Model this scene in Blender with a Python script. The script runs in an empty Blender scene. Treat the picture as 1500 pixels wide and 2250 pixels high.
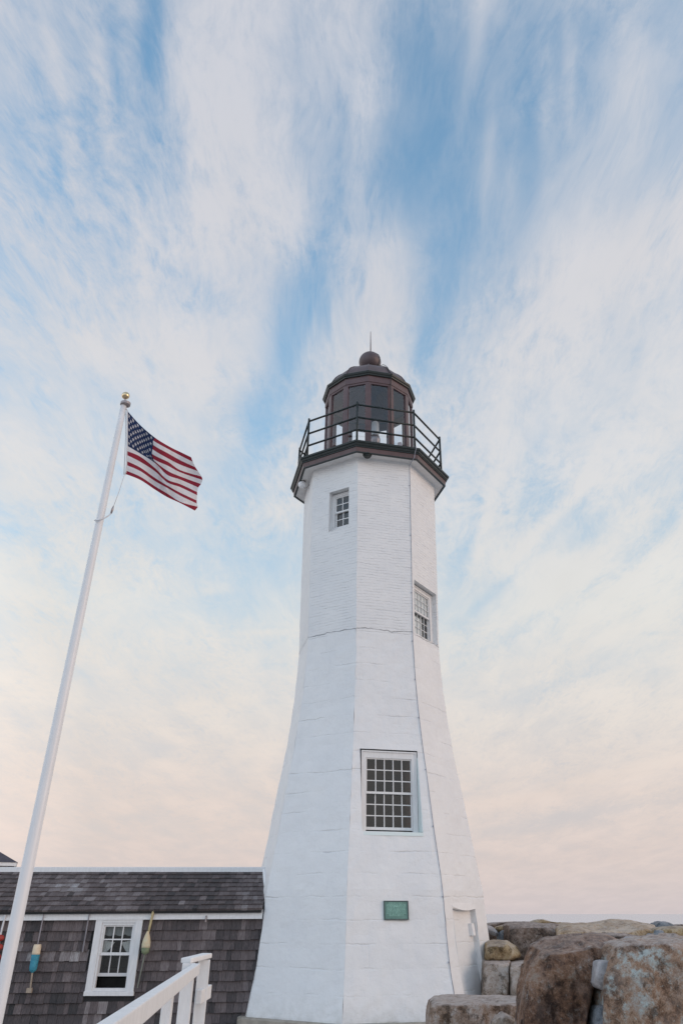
import bpy, bmesh, math, random
import numpy as np
from mathutils import Vector, noise as mnoise, Matrix
R = math.radians
rng = random.Random(7)
sc = bpy.context.scene
COL = sc.collection

# ------------------------------------------------------------------ camera
EYE = 1.7
FPX, CX, CY, HOR = 1652.754, 818.917, 1013.794, 2008.2      # focal length, principal point and horizon of the 1500 x 2250 photo
PITCH = math.atan((HOR - CY) / FPX)
cam = bpy.data.cameras.new("camera")
camo = bpy.data.objects.new("camera", cam)
COL.objects.link(camo)
camo.location = (0, 0, EYE)
camo.rotation_euler = (math.pi / 2 + PITCH, 0, 0)
cam.sensor_fit = 'VERTICAL'
cam.sensor_height = 36.0
cam.lens = FPX / 2250 * 36.0
cam.shift_x = (750 - CX) / 2250
cam.shift_y = (CY - 1125) / 2250
cam.clip_start = 0.1
cam.clip_end = 60000
sc.camera = camo

CP, SP = math.cos(PITCH), math.sin(PITCH)
def ray(px, py):
    a = (px - CX) / FPX; b = (CY - py) / FPX
    return Vector((a, CP - b * SP, SP + b * CP))
def aty(px, py, y):
    r = ray(px, py); return Vector((0, 0, EYE)) + r * (y / r.y)
def azel(px, py):
    r = ray(px, py).normalized()
    return math.atan2(r.x, r.y), math.asin(r.z)

# ------------------------------------------------------------------ light
SUN_AZ, SUN_EL = R(110), R(9)
SUNDIR = Vector((math.sin(SUN_AZ) * math.cos(SUN_EL), math.cos(SUN_AZ) * math.cos(SUN_EL), math.sin(SUN_EL)))
sl = bpy.data.lights.new("sun", 'SUN'); so = bpy.data.objects.new("sun", sl); COL.objects.link(so)
so.rotation_euler = SUNDIR.to_track_quat('Z', 'Y').to_euler()
so.location = (40, -10, 30)
sl.energy = 0.6; sl.angle = R(40); sl.color = (1.0, 0.70, 0.54)

sc.view_settings.view_transform = 'Standard'
sc.view_settings.look = 'None'
sc.view_settings.gamma = 1.0
sc.view_settings.exposure = 1.0

# ------------------------------------------------------------------ sky
SKY_STRENGTH = 0.15
w = bpy.data.worlds.new("World"); sc.world = w; w.use_nodes = True
wt = w.node_tree
for n in list(wt.nodes): wt.nodes.remove(n)
def NN(t, kind, **kw):
    n = t.nodes.new(kind)
    for k, v in kw.items(): setattr(n, k, v)
    return n
def math_node(t, op, a, b=None, c=None, clamp=False):
    n = t.nodes.new('ShaderNodeMath'); n.operation = op; n.use_clamp = clamp
    for i, v in enumerate((a, b, c)):
        if v is None: continue
        if isinstance(v, (int, float)): n.inputs[i].default_value = v
        else: t.links.new(v, n.inputs[i])
    return n.outputs[0]
def ramp(t, fac, stops, interp='LINEAR'):
    n = t.nodes.new('ShaderNodeValToRGB'); n.color_ramp.interpolation = interp
    e = n.color_ramp.elements
    while len(e) < len(stops): e.new(0.5)
    for el, (p, c) in zip(e, stops):
        el.position = p
        el.color = (c, c, c, 1) if isinstance(c, (int, float)) else (*c, 1)
    if fac is not None: t.links.new(fac, n.inputs[0])
    return n.outputs[0]
def mixc(t, f, a, b, mode='MIX'):
    n = t.nodes.new('ShaderNodeMix'); n.data_type = 'RGBA'; n.blend_type = mode
    for i, v in ((0, f), (6, a), (7, b)):
        if isinstance(v, (int, float)): n.inputs[i].default_value = v
        elif isinstance(v, tuple): n.inputs[i].default_value = (*v, 1)
        else: t.links.new(v, n.inputs[i])
    return n.outputs[2]
def noise_node(t, vec, scale, detail=6, rough=0.55, dist=0.0, lac=2.0, dims='3D'):
    n = t.nodes.new('ShaderNodeTexNoise'); n.noise_dimensions = dims
    n.inputs['Scale'].default_value = scale; n.inputs['Detail'].default_value = detail
    n.inputs['Roughness'].default_value = rough; n.inputs['Distortion'].default_value = dist
    n.inputs['Lacunarity'].default_value = lac
    t.links.new(vec, n.inputs['Vector'])
    return n.outputs[0]

tc = NN(wt, 'ShaderNodeTexCoord'); nrm = NN(wt, 'ShaderNodeVectorMath', operation='NORMALIZE')
wt.links.new(tc.outputs['Generated'], nrm.inputs[0])
sep = NN(wt, 'ShaderNodeSeparateXYZ'); wt.links.new(nrm.outputs[0], sep.inputs[0])
X, Y, Z = sep.outputs
AZ = math_node(wt, 'ARCTAN2', X, Y)
EL = math_node(wt, 'ARCSINE', Z)
zc = math_node(wt, 'ADD', math_node(wt, 'MAXIMUM', Z, 0.0), 0.10)
PU = math_node(wt, 'DIVIDE', X, zc); PV = math_node(wt, 'DIVIDE', Y, zc)
def comb(t, a, b, c=0.0):
    n = t.nodes.new('ShaderNodeCombineXYZ')
    for i, v in enumerate((a, b, c)):
        if isinstance(v, (int, float)): n.inputs[i].default_value = v
        else: t.links.new(v, n.inputs[i])
    return n.outputs[0]
# warp, then cirrus fibres drawn out along Y on the cloud sheet
pw = comb(wt, PU, math_node(wt, 'MULTIPLY', PV, 0.6), 0.0)
def warp(scale, du, dv, u, v, seed):
    wn = NN(wt, 'ShaderNodeTexNoise'); wn.inputs['Scale'].default_value = scale; wn.inputs['Detail'].default_value = 3
    wt.links.new(comb(wt, u, math_node(wt, 'MULTIPLY', v, 0.6), seed), wn.inputs['Vector'])
    ws = NN(wt, 'ShaderNodeSeparateColor'); wt.links.new(wn.outputs[1], ws.inputs[0])
    return (math_node(wt, 'MULTIPLY_ADD', math_node(wt, 'SUBTRACT', ws.outputs[0], 0.5), du, u),
            math_node(wt, 'MULTIPLY_ADD', math_node(wt, 'SUBTRACT', ws.outputs[1], 0.5), dv, v))
WU, WV = warp(1.6, 0.30, 0.5, PU, PV, 0.0)
FU, FV = warp(7.0, 0.055, 0.12, WU, WV, 5.0)
def uv_noise(u, v, fu, fv, seed, detail, rough, dist=0.0):
    return noise_node(wt, comb(wt, math_node(wt, 'MULTIPLY', u, fu), math_node(wt, 'MULTIPLY', v, fv), seed), 1.0, detail, rough, dist)
n_big = uv_noise(WU, WV, 2.6, 1.3, 3.7, 4, 0.55)
n_mid = uv_noise(FU, FV, 6.5, 2.6, 1.3, 7, 0.60)
n_fine = uv_noise(FU, FV, 26.0, 8.5, 9.1, 8, 0.68)
n_hair = uv_noise(FU, FV, 85.0, 26.0, 2.2, 5, 0.66)
n_puff = uv_noise(FU, FV, 22.0, 20.0, 6.4, 7, 0.68)
ridge = math_node(wt, 'SUBTRACT', 1.0, math_node(wt, 'ABSOLUTE', math_node(wt, 'MULTIPLY_ADD', n_fine, 2.4, -1.2)))   # thin bright strands
n_where = ramp(wt, uv_noise(WU, WV, 3.5, 2.2, 17.0, 3, 0.5), [(.36, 0.25), (.60, 1.0)])

# broad layout of cloud banks (+) and clear lanes (-): direction given through the photo's pixels, size in radians
BANKS = [  # px, py, rx, ry, lean (deg, + = top leans right), amount
    (960, 190, 105, 260, 10, -.52), (880, 400, 75, 110, 10, -.28), (1170, 130, 80, 200, 12, -.34), (1330, 60, 90, 120, 10, -.15),
    (335, 60, 26, 150, -14, -.55), (270, 380, 110, 210, -22, -.26), (80, 260, 90, 170, -20, -.14), (390, 380, 25, 150, -12, -.30),
    (610, 830, 50, 190, 14, -.52), (725, 480, 42, 230, 6, -.42), (660, 640, 50, 120, 8, -.30), (570, 985, 45, 80, 0, -.50),
    (970, 640, 40, 150, 10, -.40), (925, 780, 22, 80, 8, -.40), (1045, 560, 55, 110, 14, -.20), (990, 1120, 60, 150, 10, -.26),
    (1215, 1090, 62, 62, 25, -.50), (500, 1270, 150, 90, 20, -.30), (620, 1180, 60, 110, 10, -.26), (30, 1175, 60, 45, -20, -.42),
    (40, 560, 60, 160, -15, -.10), (430, 660, 60, 70, -20, -.26), (1440, 1080, 90, 60, 30, -.16), (1330, 1180, 70, 50, 30, -.18),
    (480, 130, 75, 260, -8, .42), (570, 250, 55, 80, -10, .40), (580, 480, 90, 180, -6, .22), (470, 420, 50, 150, -10, .18),
    (855, 600, 55, 150, 8, .34), (830, 760, 70, 90, 6, .28), (1410, 520, 160, 60, -20, .42), (1260, 640, 130, 190, 22, .25),
    (200, 760, 230, 90, -18, .30), (450, 830, 110, 110, 0, .34), (120, 520, 90, 140, -18, .10), (210, 130, 70, 130, -24, .14),
    (150, 960, 140, 60, -20, .12), (480, 1000, 100, 70, 0, .26), (1330, 1330, 220, 90, 24, .25), (1150, 960, 70, 150, 16, .20),
    (1420, 820, 120, 160, 20, .26), (640, 1120, 60, 40, -10, .22), (150, 1330, 160, 110, -18, .12), (1180, 1250, 120, 50, 20, .22),
    (1300, 1215, 22, 190, 58, .42), (1225, 1125, 16, 110, 50, .60), (1370, 1090, 22, 130, 52, -.44), (1095, 1400, 26, 120, 66, -.50), (1050, 1130, 40, 130, 20, -.22),
    (1400, 1250, 16, 170, 54, .48), (1330, 1290, 16, 190, 58, -.34), (1180, 1330, 18, 170, 60, .40), (1120, 1270, 14, 140, 52, -.40), (1440, 1000, 24, 190, 48, .34), (1060, 1180, 14, 120, 18, .40),
    (1010, 1230, 16, 90, 30, -.30), (1280, 1060, 14, 110, 30, .34), (1450, 1170, 16, 120, 46, -.34), (1090, 1000, 18, 190, 14, .26), (1180, 980, 20, 170, 20, -.24), (1300, 1420, 14, 190, 68, .30), (1240, 1500, 12, 170, 74, -.30),
    (230, 250, 16, 200, -26, .34), (180, 420, 18, 180, -28, .28), (300, 480, 16, 160, -20, .26), (120, 150, 16, 170, -30, .26), (255, 150, 14, 150, -24, -.22), (210, 560, 18, 170, -24, -.20),
    (1230, 1800, 14, 150, 82, -.85), (1180, 1755, 10, 120, 84, .55), (1350, 1700, 12, 150, 80, .5), (1420, 1860, 14, 120, 76, .30), (1150, 1460, 18, 120, 74, .32),
    (1250, 1350, 20, 160, 62, .26), (640, 1110, 14, 70, 70, .36), (600, 1160, 12, 60, 60, .26), (470, 1295, 10, 60, 80, .22), (575, 1390, 7, 60, 86, .34),
    (60, 1330, 30, 140, -35, .20), (150, 1270, 24, 110, -40, -.22), (400, 1560, 14, 130, 78, .16), (330, 1650, 14, 160, -80, -.16),
    (1050, 60, 16, 120, 16, .30), (1075, 330, 16, 110, 12, .34), (1200, 240, 18, 130, 10, .34), (1250, 150, 16, 120, 14, .30), (1120, 400, 20, 120, 16, .30), (1390, 180, 36, 180, 14, .26),
]
cover = None
for px, py, rx, ry, lean, amt in BANKS:
    a0, e0 = azel(px, py)
    ce = math.cos(e0)
    k = 1.0 / 1800.0
    la = R(lean)
    u = math_node(wt, 'MULTIPLY', math_node(wt, 'SUBTRACT', AZ, a0), ce)
    v = math_node(wt, 'SUBTRACT', EL, e0)
    p1 = math_node(wt, 'MULTIPLY_ADD', v, -math.sin(la) / (rx * k), math_node(wt, 'MULTIPLY', u, math.cos(la) / (rx * k)))
    p2 = math_node(wt, 'MULTIPLY_ADD', v, math.cos(la) / (ry * k), math_node(wt, 'MULTIPLY', u, math.sin(la) / (ry * k)))
    d2 = math_node(wt, 'MULTIPLY_ADD', p1, p1, math_node(wt, 'MULTIPLY', p2, p2))
    g = math_node(wt, 'MULTIPLY', math_node(wt, 'EXPONENT', math_node(wt, 'MULTIPLY', d2, -0.8)), amt * (.74 if amt < 0 else .66))
    cover = g if cover is None else math_node(wt, 'ADD', cover, g)
elf = math_node(wt, 'DIVIDE', EL, 1.0, clamp=True)                     # 0 horizon .. 1 at 57 degrees
base_cov = ramp(wt, elf, [(0.0, .50), (0.10, .56), (0.22, .62), (0.36, .60), (0.50, .60), (0.75, .56), (1.0, .53)])
def cen(n, k): return math_node(wt, 'MULTIPLY', math_node(wt, 'SUBTRACT', n, 0.5), k)
strands = math_node(wt, 'MULTIPLY', math_node(wt, 'ADD', math_node(wt, 'ADD', cen(ridge, .55), cen(n_hair, .62)), cen(n_puff, .50)), n_where)
tex = math_node(wt, 'ADD', math_node(wt, 'ADD', cen(n_big, .55), cen(n_mid, 1.0)), math_node(wt, 'ADD', cen(n_fine, .42), strands))
tex = math_node(wt, 'MULTIPLY', tex, ramp(wt, elf, [(0.0, .75), (.06, 1.15), (.3, 1.1), (.6, 1.0)]))
alpha = math_node(wt, 'ADD', math_node(wt, 'ADD', base_cov, cover), tex)
mr = NN(wt, 'ShaderNodeMapRange', interpolation_type='SMOOTHSTEP')
mr.inputs['From Min'].default_value = 0.02; mr.inputs['From Max'].default_value = 1.13
mr.inputs['To Min'].default_value = 0.10; mr.inputs['To Max'].default_value = 0.97
wt.links.new(alpha, mr.inputs['Value'])
ALPHA = mr.outputs[0]
sky = NN(wt, 'ShaderNodeTexSky', sky_type='NISHITA', sun_disc=False, sun_elevation=SUN_EL, sun_rotation=SUN_AZ)
sky.altitude = 0; sky.air_density = 1.0; sky.dust_density = 0.6; sky.ozone_density = 2.5
CLOUD = 1.0 / SKY_STRENGTH / 2.0
def disp(*c): return tuple(((x / 255 + .055) / 1.055) ** 2.4 for x in c)
cl = ramp(wt, elf, [(0.0, disp(211, 199, 199)), (0.05, disp(221, 206, 200)), (0.12, disp(227, 213, 205)), (0.20, disp(229, 221, 214)), (0.34, disp(225, 224, 221)),
                    (0.52, disp(219, 219, 221)), (0.75, disp(212, 212, 217)), (1.0, disp(207, 209, 217))])
vl = ramp(wt, elf, [(0.0, disp(202, 193, 197)), (0.05, disp(206, 193, 195)), (0.12, disp(206, 195, 195)), (0.20, disp(206, 200, 201)),
                    (0.32, disp(199, 205, 210)), (0.50, disp(176, 196, 212)), (1.0, disp(150, 180, 208))])
# both are brighter and warmer towards the low sun; raised opposite it to lift the tower's left faces
sdot = NN(wt, 'ShaderNodeVectorMath', operation='DOT_PRODUCT'); wt.links.new(nrm.outputs[0], sdot.inputs[0]); sdot.inputs[1].default_value = SUNDIR
glow = ramp(wt, math_node(wt, 'MULTIPLY_ADD', sdot.outputs['Value'], 0.5, 0.5), [(0.0, (1.55, 1.50, 1.45)), (0.10, (1.4, 1.36, 1.32)), (0.2, (1.03, 1.02, 1.01)), (0.45, (1.0, 1.0, 1.0)), (0.65, (1.05, 1.04, 1.02)), (0.9, (1.15, 1.08, 1.0)), (1.0, (1.3, 1.15, 1.0))])
cl = mixc(wt, 1.0, cl, glow, 'MULTIPLY'); vl = mixc(wt, 1.0, vl, glow, 'MULTIPLY')
def scaled(c, k):
    n = NN(wt, 'ShaderNodeVectorMath', operation='SCALE'); wt.links.new(c, n.inputs[0])
    if isinstance(k, (int, float)): n.inputs['Scale'].default_value = k
    else: wt.links.new(k, n.inputs['Scale'])
    return n.outputs[0]
shade = math_node(wt, 'ADD', cen(n_mid, .10), math_node(wt, 'ADD', cen(n_big, .10), 1.0))
SKYGAIN = (1.12, 1.46, 1.36)
skc = mixc(wt, 1.0, sky.outputs[0], SKYGAIN, 'MULTIPLY')
skc = mixc(wt, ramp(wt, elf, [(0.0, .97), (.2, .90), (.36, .72), (.55, .45), (.8, .12), (1.0, .03)]), skc, scaled(vl, CLOUD))     # thin veil low down
fin = mixc(wt, ALPHA, skc, scaled(cl, math_node(wt, 'MULTIPLY', shade, CLOUD)))
# unseen sky behind the camera, boosted and blued to light the tower
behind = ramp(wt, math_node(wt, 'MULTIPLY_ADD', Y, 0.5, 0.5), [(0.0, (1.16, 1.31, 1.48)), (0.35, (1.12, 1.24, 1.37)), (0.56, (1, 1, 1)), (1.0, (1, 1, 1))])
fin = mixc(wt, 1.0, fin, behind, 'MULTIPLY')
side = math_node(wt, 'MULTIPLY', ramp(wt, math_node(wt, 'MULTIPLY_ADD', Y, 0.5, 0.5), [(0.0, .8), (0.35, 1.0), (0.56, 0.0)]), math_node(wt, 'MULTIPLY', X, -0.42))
fin = scaled(fin, math_node(wt, 'ADD', side, 1.0))          # boost weighted to the left, lifting the tower's front-left face
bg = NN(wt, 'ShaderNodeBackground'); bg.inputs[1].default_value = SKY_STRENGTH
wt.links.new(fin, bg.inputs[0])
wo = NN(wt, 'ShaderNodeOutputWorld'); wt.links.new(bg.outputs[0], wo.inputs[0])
w.cycles.sampling_method = 'MANUAL'; w.cycles.sample_map_resolution = 512

# ------------------------------------------------------------------ materials
def mat(name, base, rough=0.6, var=0.08, vscale=3.0, bump=0.0, bscale=40.0, metallic=0.0, spec=0.4, coord='Object', detail=6, col2=None, stretch=None):
    m = bpy.data.materials.new(name); m.use_nodes = True; t = m.node_tree
    b = t.nodes['Principled BSDF']
    b.inputs['Roughness'].default_value = rough; b.inputs['Metallic'].default_value = metallic
    b.inputs['Specular IOR Level'].default_value = spec
    tcn = t.nodes.new('ShaderNodeTexCoord'); vec = tcn.outputs[coord]
    if stretch:
        mp = t.nodes.new('ShaderNodeMapping'); mp.inputs['Scale'].default_value = stretch; t.links.new(vec, mp.inputs[0]); vec = mp.outputs[0]
    f = noise_node(t, vec, vscale, detail, 0.6)
    lo = tuple(c * (1 - var) for c in base) if col2 is None else col2
    hi = tuple(min(1, c * (1 + var)) for c in base) if col2 is None else base
    t.links.new(ramp(t, f, [(0.3, lo), (0.7, hi)]), b.inputs['Base Color'])
    if bump:
        bn = t.nodes.new('ShaderNodeBump'); bn.inputs['Strength'].default_value = bump; bn.inputs['Distance'].default_value = 0.02
        t.links.new(noise_node(t, vec, bscale, 5, 0.6), bn.inputs['Height']); t.links.new(bn.outputs[0], b.inputs['Normal'])
    return m

M = {}
M['paint'] = mat('white_paint', (.80, .80, .80), .5, .05, 5, .15, 30)
M['woodpaint'] = mat('white_wood_paint', (.80, .80, .80), .55, .07, 4, .3, 18, stretch=(6, 6, 1), col2=(.70, .70, .70))
M['mint'] = mat('green_stained_paint', (.66, .77, .75), .6, .08, 9, .1, 40, col2=(.74, .79, .79))
M['soffit'] = mat('soffit_paint', (.76, .75, .74), .6, .05, 4)
M['bronze'] = mat('brown_metal_paint', (.105, .062, .064), .38, .18, 5, .05, 30, spec=.5)
M['roofmetal'] = mat('brown_roof_copper', (.105, .078, .082), .45, .25, 3, .08, 14, metallic=.15)
M['dark'] = mat('dark_green_metal', (.018, .026, .026), .4, .25, 6, .05, 30)
M['iron'] = mat('black_green_iron', (.012, .02, .021), .45, .3, 10)
M['cable'] = mat('weathered_cable', (.32, .33, .38), .6, .2, 10)
M['gold'] = mat('gold_ball', (.66, .52, .33), .10, .05, 3, metallic=1.0)
M['truck'] = mat('pole_truck', (.34, .30, .30), .4, .1, 3, metallic=.6)
M['pole'] = mat('white_pole_paint', (.74, .75, .77), .28, .04, 2)
M['rope'] = mat('white_rope', (.62, .62, .64), .8, .1, 30)
M['concrete'] = mat('concrete', (.36, .32, .27), .85, .25, 6, .6, 60)
M['interior'] = mat('dark_interior', (.010, .014, .014), .9, .2, 3)
M['plank'] = mat('interior_plank', (.05, .05, .045), .9, .3, 3)
M['curtain'] = mat('sheer_curtain', (.55, .55, .53), .9, .1, 6)
M['globe'] = mat('white_globe', (.82, .83, .85), .25, .02, 3)
M['lens'] = mat('lens_glass', (.50, .52, .53), .15, .1, 6)
M['ground'] = mat('sandy_gravel', (.45, .42, .39), .95, .3, 2.5, .8, 50)
M['roofdark'] = mat('asphalt_roof', (.07, .065, .08), .85, .25, 5, .2, 40)
M['sidingtan'] = mat('tan_siding', (.5, .42, .37), .8, .1, 3)

def glass_mat(name, tint, amount, rough=0.02, base=0.02):
    m = bpy.data.materials.new(name); m.use_nodes = True; t = m.node_tree
    for n in list(t.nodes): t.nodes.remove(n)
    o = t.nodes.new('ShaderNodeOutputMaterial'); tr = t.nodes.new('ShaderNodeBsdfTransparent'); gl = t.nodes.new('ShaderNodeBsdfGlossy')
    tr.inputs[0].default_value = (*tint, 1); gl.inputs['Roughness'].default_value = rough
    # Schlick reflectance from the facing angle, the same from either side of the pane
    ge = t.nodes.new('ShaderNodeNewGeometry'); dt = t.nodes.new('ShaderNodeVectorMath'); dt.operation = 'DOT_PRODUCT'
    t.links.new(ge.outputs['Incoming'], dt.inputs[0]); t.links.new(ge.outputs['Normal'], dt.inputs[1])
    fac = math_node(t, 'POWER', math_node(t, 'SUBTRACT', 1.0, math_node(t, 'ABSOLUTE', dt.outputs['Value']), clamp=True), 5.0)
    fac = math_node(t, 'MULTIPLY_ADD', fac, .92, .045)
    tcn = t.nodes.new('ShaderNodeTexCoord')
    bn = t.nodes.new('ShaderNodeBump'); bn.inputs['Strength'].default_value = .05; bn.inputs['Distance'].default_value = .02
    t.links.new(noise_node(t, tcn.outputs['Object'], 3, 2), bn.inputs['Height']); t.links.new(bn.outputs[0], gl.inputs['Normal'])
    mx = t.nodes.new('ShaderNodeMixShader')
    t.links.new(math_node(t, 'MULTIPLY_ADD', fac, amount, base, clamp=True), mx.inputs[0])
    t.links.new(tr.outputs[0], mx.inputs[1]); t.links.new(gl.outputs[0], mx.inputs[2]); t.links.new(mx.outputs[0], o.inputs[0])
    return m
M['glass'] = glass_mat('window_glass', (.90, .93, .93), 1.3)
M['lanternglass'] = glass_mat('lantern_glass', (.96, .98, 1.0), 2.0, .03, .0)

# tower wall: whitewash over brick above the seam and over granite blocks below it (UV in metres)
def tower_mat():
    m = bpy.data.materials.new('whitewashed_masonry'); m.use_nodes = True; t = m.node_tree
    b = t.nodes['Principled BSDF']; b.inputs['Roughness'].default_value = .62; b.inputs['Specular IOR Level'].default_value = .3
    tcn = t.nodes.new('ShaderNodeTexCoord'); uv = tcn.outputs['UV']; ob = tcn.outputs['Object']
    s = t.nodes.new('ShaderNodeSeparateXYZ'); t.links.new(uv, s.inputs[0]); U, V = s.outputs[0], s.outputs[1]
    wob = noise_node(t, uv, 1.7, 4); wob2 = noise_node(t, uv, 9, 4)
    Vw = math_node(t, 'MULTIPLY_ADD', math_node(t, 'SUBTRACT', wob, .5), .10, V)
    Vw = math_node(t, 'MULTIPLY_ADD', math_node(t, 'SUBTRACT', wob2, .5), .035, Vw)
    Uw = math_node(t, 'MULTIPLY_ADD', math_node(t, 'SUBTRACT', wob2, .5), .06, U)
    def bricks(wd, ht, mortar, off):
        n = t.nodes.new('ShaderNodeTexBrick'); n.offset = .5
        n.inputs['Scale'].default_value = 1; n.inputs['Brick Width'].default_value = wd; n.inputs['Row Height'].default_value = ht
        n.inputs['Mortar Size'].default_value = mortar; n.inputs['Mortar Smooth'].default_value = 1.0
        t.links.new(comb(t, Uw, Vw, 0.0), n.inputs['Vector'])
        return n.outputs['Fac']
    fb = bricks(.21, .075, .012, 0); fs = bricks(1.15, .40, .022, 0)
    lineb = math_node(t, 'PINGPONG', Vw, .0375)                       # bed joints
    lineb = ramp(t, math_node(t, 'DIVIDE', lineb, .0375), [(0.0, 1), (.35, 0)])
    patch = ramp(t, noise_node(t, comb(t, math_node(t, 'MULTIPLY', U, 2.2), math_node(t, 'MULTIPLY', V, 9.0), 2.0), 1.0, 6, .7), [(.40, 0.02), (.64, 1)])
    patchs = ramp(t, noise_node(t, comb(t, math_node(t, 'MULTIPLY', U, 1.1), math_node(t, 'MULTIPLY', V, 2.2), 7.0), 1.0, 4, .6), [(.47, 0.0), (.66, .8)])
    hb = math_node(t, 'MULTIPLY', math_node(t, 'ADD', math_node(t, 'MULTIPLY', lineb, .42), math_node(t, 'MULTIPLY', fb, .28)), patch)
    lines = math_node(t, 'PINGPONG', Vw, .20)
    lines = ramp(t, math_node(t, 'DIVIDE', lines, .20), [(0.0, 1), (.10, 0)])
    hs = math_node(t, 'MULTIPLY', math_node(t, 'ADD', math_node(t, 'MULTIPLY', lines, .8), math_node(t, 'MULTIPLY', fs, .22)), patchs)
    up = math_node(t, 'GREATER_THAN', V, 7.66)
    groove = math_node(t, 'ADD', math_node(t, 'MULTIPLY', hb, up), math_node(t, 'MULTIPLY', hs, math_node(t, 'SUBTRACT', 1.0, up)))
    # seam between the stone and the brick courses
    sv = math_node(t, 'MULTIPLY_ADD', math_node(t, 'SUBTRACT', noise_node(t, comb(t, U, 0.0, 4.0), 2.2, 6, .7), .5), .22, V)
    seam = math_node(t, 'ABSOLUTE', math_node(t, 'SUBTRACT', sv, 7.67))
    seamw = ramp(t, noise_node(t, uv, 2.6, 3), [(.35, .002), (.65, .02)])
    seam = math_node(t, 'SUBTRACT', 1.0, math_node(t, 'DIVIDE', seam, seamw), clamp=True)
    lump = noise_node(t, uv, 5, 6, .6); grit = noise_node(t, uv, 55, 4, .6)
    h = math_node(t, 'MULTIPLY', groove, -.60)
    h = math_node(t, 'MULTIPLY_ADD', seam, -1.2, h)
    h = math_node(t, 'MULTIPLY_ADD', lump, math_node(t, 'MULTIPLY_ADD', up, -.25, .75), h)
    h = math_node(t, 'MULTIPLY_ADD', grit, .16, h)
    bn = t.nodes.new('ShaderNodeBump'); bn.inputs['Strength'].default_value = .85; bn.inputs['Distance'].default_value = .028
    t.links.new(h, bn.inputs['Height']); t.links.new(bn.outputs[0], b.inputs['Normal'])
    dirt = ramp(t, noise_node(t, ob, 1.3, 7, .65), [(.3, (.755, .765, .775)), (.7, (.82, .82, .815))])
    c = mixc(t, math_node(t, 'MULTIPLY', seam, .5), dirt, (.33, .33, .35))
    c = mixc(t, math_node(t, 'MULTIPLY', groove, .14), c, (.42, .43, .46))
    pit = ramp(t, noise_node(t, uv, 13, 2, .5), [(.755, 0), (.80, 1)])
    c = mixc(t, math_node(t, 'MULTIPLY', pit, .25), c, (.35, .35, .37))
    streak = ramp(t, noise_node(t, comb(t, math_node(t, 'MULTIPLY', U, 7), math_node(t, 'MULTIPLY', V, .5), 0.0), 1.0, 5, .6), [(.55, 0), (.8, 1)])
    c = mixc(t, math_node(t, 'MULTIPLY', streak, .16), c, (.56, .58, .58))
    flake = ramp(t, noise_node(t, uv, 3.4, 8, .72, .5), [(.60, 0), (.66, 1)])
    c = mixc(t, math_node(t, 'MULTIPLY', flake, .16), c, (.60, .62, .66))
    grime = math_node(t, 'MULTIPLY', ramp(t, V, [(0.0, 1), (.5, 0)]), ramp(t, noise_node(t, uv, 5, 6, .7), [(.42, 0), (.62, 1)]))
    c = mixc(t, math_node(t, 'MULTIPLY', grime, .35), c, (.50, .50, .46))
    t.links.new(c, b.inputs['Base Color'])
    return m
M['tower'] = tower_mat()

def brick_mat():
    m = bpy.data.materials.new('inner_brick'); m.use_nodes = True; t = m.node_tree; b = t.nodes['Principled BSDF']; b.inputs['Roughness'].default_value = .9
    tcn = t.nodes.new('ShaderNodeTexCoord'); n = t.nodes.new('ShaderNodeTexBrick')
    n.inputs['Color1'].default_value = (.17, .095, .075, 1); n.inputs['Color2'].default_value = (.12, .072, .06, 1); n.inputs['Mortar'].default_value = (.13, .11, .10, 1)
    n.inputs['Scale'].default_value = 1; n.inputs['Brick Width'].default_value = .2; n.inputs['Row Height'].default_value = .07; n.inputs['Mortar Size'].default_value = .008
    mp = t.nodes.new('ShaderNodeMapping'); mp.inputs['Rotation'].default_value = (R(90), 0, 0)
    t.links.new(tcn.outputs['Object'], mp.inputs[0]); t.links.new(mp.outputs[0], n.inputs[0]); t.links.new(n.outputs[0], b.inputs['Base Color'])
    return m
M['brick'] = brick_mat()

def shingle_mat(name, stops):
    m = bpy.data.materials.new(name); m.use_nodes = True; t = m.node_tree; b = t.nodes['Principled BSDF']; b.inputs['Roughness'].default_value = .85; b.inputs['Specular IOR Level'].default_value = .25
    at = t.nodes.new('ShaderNodeAttribute'); at.attribute_name = 'tint'
    tcn = t.nodes.new('ShaderNodeTexCoord'); mp = t.nodes.new('ShaderNodeMapping'); mp.inputs['Scale'].default_value = (55, 55, 2.2)
    t.links.new(tcn.outputs['Object'], mp.inputs[0])
    g = noise_node(t, mp.outputs[0], 1.0, 4, .6)
    pm = noise_node(t, tcn.outputs['Object'], 1.1, 4, .6)
    f = math_node(t, 'ADD', at.outputs['Fac'], math_node(t, 'ADD', math_node(t, 'MULTIPLY', math_node(t, 'SUBTRACT', g, .5), .70), math_node(t, 'MULTIPLY', math_node(t, 'SUBTRACT', pm, .5), .5)), clamp=True)
    t.links.new(ramp(t, f, stops), b.inputs['Base Color'])
    bn = t.nodes.new('ShaderNodeBump'); bn.inputs['Strength'].default_value = .5; bn.inputs['Distance'].default_value = .01
    t.links.new(g, bn.inputs['Height']); t.links.new(bn.outputs[0], b.inputs['Normal'])
    return m
M['shingle_wall'] = shingle_mat('wall_shingles', [(0.0, (.034, .036, .038)), (.35, (.086, .074, .076)), (.6, (.155, .128, .128)), (.85, (.26, .235, .235)), (1.0, (.45, .44, .44))])
M['shingle_roof'] = shingle_mat('roof_shingles', [(0.0, (.034, .036, .038)), (.35, (.088, .073, .073)), (.6, (.16, .133, .131)), (.85, (.26, .24, .24)), (1.0, (.42, .42, .43))])

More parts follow.
